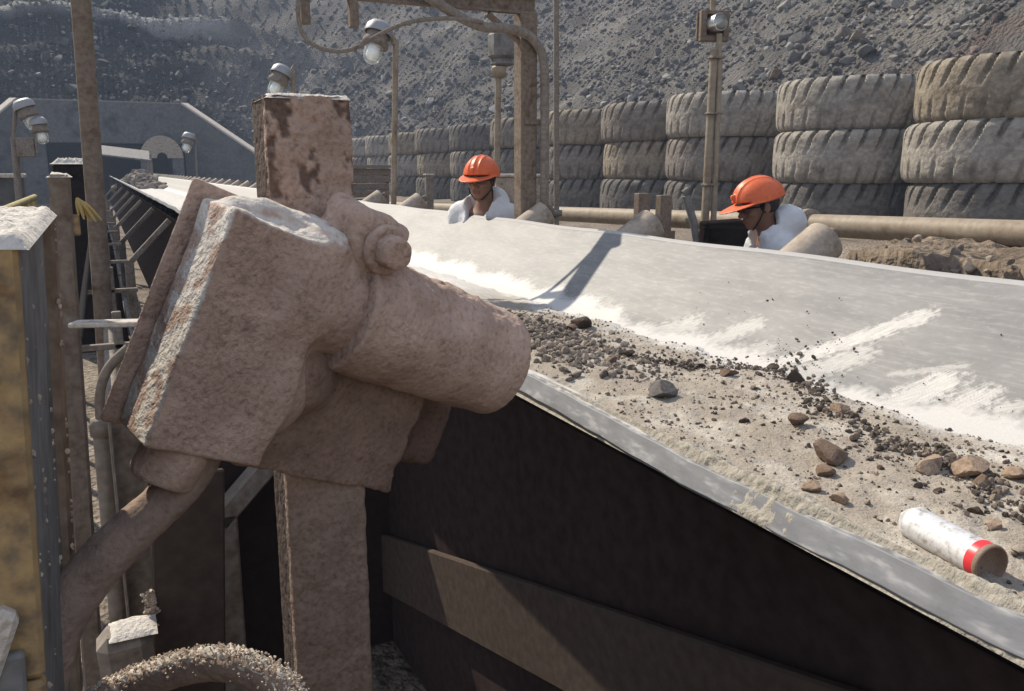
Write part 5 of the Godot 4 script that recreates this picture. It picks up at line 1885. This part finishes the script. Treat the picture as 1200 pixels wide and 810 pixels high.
	m = MB.new()
	m.nets(Vector3(-0.13, 0.0, -0.23), Vector3(0.13, 0.19, 0.19), 0.0045, helmet_field, 2.0)
	var he := part("helmet", m, M.helmet, o, hx)
	m = MB.new()
	for s in [-1.0, 1.0]: m.tube(smooth([Vector3(s * 0.095, 0.05, 0.0), Vector3(s * 0.086, 0.0, -0.005), Vector3(s * 0.07, -0.06, -0.03), Vector3(s * 0.02, -0.112, -0.055)], 5), 0.004, 6)
	part("chin_strap", m, M.rubber, he)
	return o

func build_people() -> void:
	worker("person", "worker in orange helmet and open white coverall facing the belt, beside the gantry post", Vector3(2.18, -0.005, -4.98), 2.2, {
		"hips": Vector3(0, 0.86, 0.03), "chest": Vector3(0, 1.22, 0.0), "neck": Vector3(0, 1.395, 0.005), "head": Vector3(0, 1.53, -0.02),
		"shoulder": Vector3(0.165, 1.315, 0.0), "elbow": Vector3(0.235, 1.05, 0.0), "wrist": Vector3(0.22, 0.84, -0.12), "hood": 1.0, "hood_at": Vector3(0, 0.0, 0.09)}, -0.04, 0.1)
	worker("person", "worker seen in profile in orange helmet with white hood down, beside the black drum", Vector3(3.19, 0.0, -3.5), 1.15, {
		"hips": Vector3(0, 0.76, 0.16), "chest": Vector3(0, 1.10, 0.03), "neck": Vector3(0, 1.27, -0.02), "head": Vector3(0, 1.405, -0.075),
		"shoulder": Vector3(0.165, 1.19, 0.0), "elbow": Vector3(0.24, 0.94, -0.05), "wrist": Vector3(0.2, 0.8, -0.25), "hood": 1.0, "hood_at": Vector3(0, 0.05, 0.105)}, -0.2, 0.08)

# ---------------------------------------------------------------- what lies on the belt
func build_bed_stones() -> void:
	# the bed of fines, one sheet
	var m := MB.new()
	var rows := []
	var cols := []
	var zs := []
	var z := 0.6
	while z > -30.0:
		zs.append(z)
		z -= 0.009 if z < -0.4 and z > -3.2 else 0.05 if z > -8.0 else 0.25
	for zz in zs:
		var row := PackedVector3Array()
		var cr := []
		for j in 101:
			var x := 0.82 + 0.92 * j / 100.0
			var y := bed_y(x, zz)
			y = maxf(y, 1.03 + maxf(1.0 - x, 0.0) * 0.629 + 0.006 * N2(x * 8.0, zz * 8.0) - 0.014 * sm(0.96, 0.86, x))
			row.append(Vector3(x, y, zz))
			var a := N2(x * 5.0, zz * 4.0)
			var b := N2(x * 60.0, zz * 60.0)
			var c := Color(0.355, 0.31, 0.255).lerp(Color(0.47, 0.43, 0.37), sm(-0.1, 0.5, a + 0.25 * b))
			c = c.lerp(Color(0.26, 0.22, 0.17), 0.5 * sm(0.2, 0.6, N2(x * 9.0 + 5.0, zz * 9.0) + 0.2 * b))
			c = c.lerp(Color(0.66, 0.645, 0.615), maxf(sm(1.5, 1.68, x + 0.08 * a), sm(-3.0, -4.0, zz)) * 0.9)  # white dust by the far wing; further off, painted glare
			cr.append(c * (0.93 + 0.14 * b))
		rows.append(row); cols.append(cr)
	m.grid(rows, false, cols)
	if m.n[m.n.size() / 2].y < 0.0:
		m = MB.new()
		m.grid(rows, false, cols, [], true)
	tag(part("ore_fines", m, M.bed, self), "pale dusty ore fines lying along the trough of the belt", "ore dust", "", "stuff")
	# the larger stones: x, z, half size, turn, which shape, tone, label
	var st := [
		[1.466, -2.531, 0.052, "dark", "dark angular stone on the white dust beside the beam's shadow"],
		[1.197, -1.660, 0.0375, "grey", "grey stone alone in the middle of the fines below the dark stone row"],
		[1.674, -1.790, 0.0312, "dark", "highest dark stone of the cluster at the foot of the grey wing"],
		[1.597, -1.630, 0.0334, "dark", "crumbled dark clod ending the cluster near the long white smear"],
		[1.332, -1.348, 0.0261, "brown", "upright pointed brown stone alone between the clod cluster and the flat big stone"],
		[1.229, -1.152, 0.0535, "brown", "largest flat brown stone with a long shadow in the fines"],
		[1.160, -1.095, 0.0245, "brown", "small wedge stone touching the largest flat stone"],
		[1.354, -1.028, 0.0397, "buff", "buff stone at the near end of the row by the white splash"],
		[1.401, -0.980, 0.0423, "buff", "rounded lumpy stone in the middle of the row of three buff stones"],
		[1.447, -0.928, 0.0262, "buff", "blocky pale stone at the picture's edge in the row of buff stones"],
		[1.073, -1.032, 0.0221, "buff", "pinkish cube-like stone resting on the belt lip"],
		[1.071, -0.973, 0.0171, "buff", "smaller pinkish stone on the lip just below the cube-like one"],
		[1.212, -0.797, 0.0172, "buff", "small round stone right above the can"],
		[1.369, -0.932, 0.0196, "brown", "stone leaning under the lumpy stone of the buff row"],
		[1.170, -0.726, 0.0137, "pale", "little white stone beside the can's red end"],
		[1.282, -2.025, 0.0195, "brown", "left of two brown stones at the near end of the grey gravel heap"],
		[1.374, -2.083, 0.0278, "dark", "right, darker of two stones at the near end of the grey gravel heap"],
		[1.484, -1.757, 0.0252, "brown", "brown two-toned stone in the row before the dark cluster"],
		[1.503, -1.387, 0.0256, "buff", "long pale stone half buried beyond the pointed brown stone"],
		[1.473, -1.417, 0.0139, "dark", "dark pebble touching the long half-buried stone"],
		[1.368, -1.216, 0.0141, "dark", "dark pebble above the largest flat stone"],
		[1.243, -0.850, 0.0139, "dark", "dark pebble between the buff row and the can"],
		[1.504, -1.907, 0.0194, "dark", "dark stone midway along the dark row under the white band"],
		[1.440, -1.950, 0.0171, "dark", "dark stone at the left start of the dark row under the white band"],
		[1.395, -2.443, 0.0220, "brown", "brown stone leaning on the dark angular stone beside the beam's shadow"],
		[1.249, -1.417, 0.0150, "dark", "crumbly dark clod below the pointed brown stone"]]
	for k in st.size():
		var q = st[k]
		var s: float = q[2]
		var p := Vector3(q[0], bed_y(q[0], q[1]) + s * 0.32, q[1])
		var tr := Transform3D(Basis(Vector3.UP, rng.randf() * TAU).scaled(Vector3(s, s * 0.9, s)), p)
		if k == 5: tr = Transform3D(Basis(Vector3.UP, 0.75) * Basis.from_scale(Vector3(0.058, 0.032, 0.034)), p)
		if k == 7: tr = Transform3D(Basis(Vector3.UP, 0.6) * Basis.from_scale(Vector3(0.046, 0.03, 0.028)), p)
		if k == 8: tr = Transform3D(Basis(Vector3.UP, 0.4) * Basis.from_scale(Vector3(0.045, 0.032, 0.035)), p)
		var o := part("stone", rock_mesh[(k * 7 + 3) % 10], tinted_rock(q[3]), self, tr)
		tag(o, q[4], "stone", "stones lying on the belt")
	# gravel and crumbs
	var where := []
	var tints := []
	var line := [Vector2(1.33, -2.52), Vector2(1.34, -2.2), Vector2(1.44, -1.95), Vector2(1.58, -1.85), Vector2(1.68, -1.78), Vector2(1.6, -1.6), Vector2(1.5, -1.44), Vector2(1.42, -1.2), Vector2(1.46, -1.1), Vector2(1.42, -0.98), Vector2(1.3, -0.85)]
	for k in 15000:
		var x := 0.0
		var zz := 0.0
		var s := 0.0
		var c := Color.WHITE
		var pick := rng.randf()
		if pick < 0.055: # the grey gravel heap
			x = 1.24 + rng.randfn() * 0.075
			zz = -2.3 + rng.randfn() * 0.2
			s = 0.005 + 0.011 * pow(rng.randf(), 2.0)
			var g := rng.randf_range(0.4, 1.25)
			c = Color(g, g * 0.97, g * 0.92)
		elif pick < 0.33: # along the line where the fines run out
			var t := rng.randf() * 9.99
			var q: Vector2 = line[int(t)].lerp(line[int(t) + 1], t - int(t))
			if rng.randf() < 0.4: continue
			var sp := 0.022 if rng.randf() < 0.65 else 0.07
			x = q.x + rng.randfn() * sp
			zz = q.y + rng.randfn() * sp
			s = 0.0018 + 0.008 * pow(rng.randf(), 4.0)
			var g := rng.randf_range(0.22, 0.75)
			c = Color(g, g * 0.93, g * 0.86)
		else:
			x = rng.randf_range(0.95, 1.66)
			zz = rng.randf_range(-3.0, -0.45)
			s = 0.0009 + 0.005 * pow(rng.randf(), 5.0)
			if rng.randf() < 0.55 and N2(x * 4.0 + 3.0, zz * 4.0) < 0.1: continue
			var g := rng.randf_range(0.25, 1.1)
			c = Color(g, g * 0.94, g * 0.87)
		var y := bed_y(x, zz)
		y = maxf(y, 1.03 + maxf(1.0 - x, 0.0) * 0.629)
		if x > 1.62: y = maxf(y, 1.031 + (x - 1.65) * 0.655)
		where.append(turned(Vector3(x, y + s * 0.3, zz), s))
		tints.append(c)
	for k in 90: # flecks stuck on the wing
		var u := pow(rng.randf(), 1.6) * 0.42
		var zz := rng.randf_range(-2.4, -0.8)
		var s := 0.001 + 0.003 * pow(rng.randf(), 3.0)
		where.append(turned(Vector3(1.65 + u * 0.837, 1.032 + u * 0.55, zz), s))
		var g := rng.randf_range(0.15, 0.6)
		tints.append(Color(g, g * 0.93, g * 0.86))
	var per := [[], [], []]
	var pt := [[], [], []]
	for k in where.size():
		per[k % 3].append(where[k]); pt[k % 3].append(tints[k])
	for k in 3: tag(mm("gravel", pebble_mesh[k], M.rock, per[k], pt[k]), "loose gravel and crumbs scattered over the fines on the belt", "gravel")
	# the can
	var dir := Vector3(1.063 - 1.086, -0.002, -0.688 + 0.857).normalized()
	var o := thing("spray_can", "dented white spray can with a red band at its base, lying on the fines", "can", Vector3(1.088, bed_y(1.08, -0.8) + 0.018, -0.842))
	m = MB.new()
	var L := 0.135
	m.lathe([[0.0, 0.0], [-0.012, 0.012], [-0.012, 0.02], [-0.002, 0.026], [0.004, 0.029], [0.012, 0.0275], [0.05, 0.0275], [0.09, 0.027], [L - 0.014, 0.0275]], Vector3.ZERO, dir, 40)
	part("barrel", m, M.can_paint, o)
	m = MB.new()
	m.lathe([[L - 0.014, 0.0275], [L - 0.013, 0.0278], [L - 0.001, 0.0278], [L, 0.0275]], Vector3.ZERO, dir, 40)
	part("red_band", m, M.can_red, o)
	m = MB.new()
	m.lathe([[L, 0.0275], [L + 0.003, 0.0288], [L + 0.007, 0.0288], [L + 0.01, 0.0275], [L + 0.009, 0.0255], [L + 0.002, 0.024], [L - 0.004, 0.021], [L - 0.009, 0.01], [L - 0.01, 0.0]], Vector3.ZERO, dir, 40)
	part("concave_base", m, M.can_rust, o)
	m = MB.new()
	m.lathe([[-0.012, 0.014], [-0.016, 0.017], [-0.02, 0.014], [-0.02, 0.004], [-0.026, 0.004], [-0.026, 0.0]], Vector3.ZERO, dir, 20)
	part("valve_cup", m, M.tin, o)
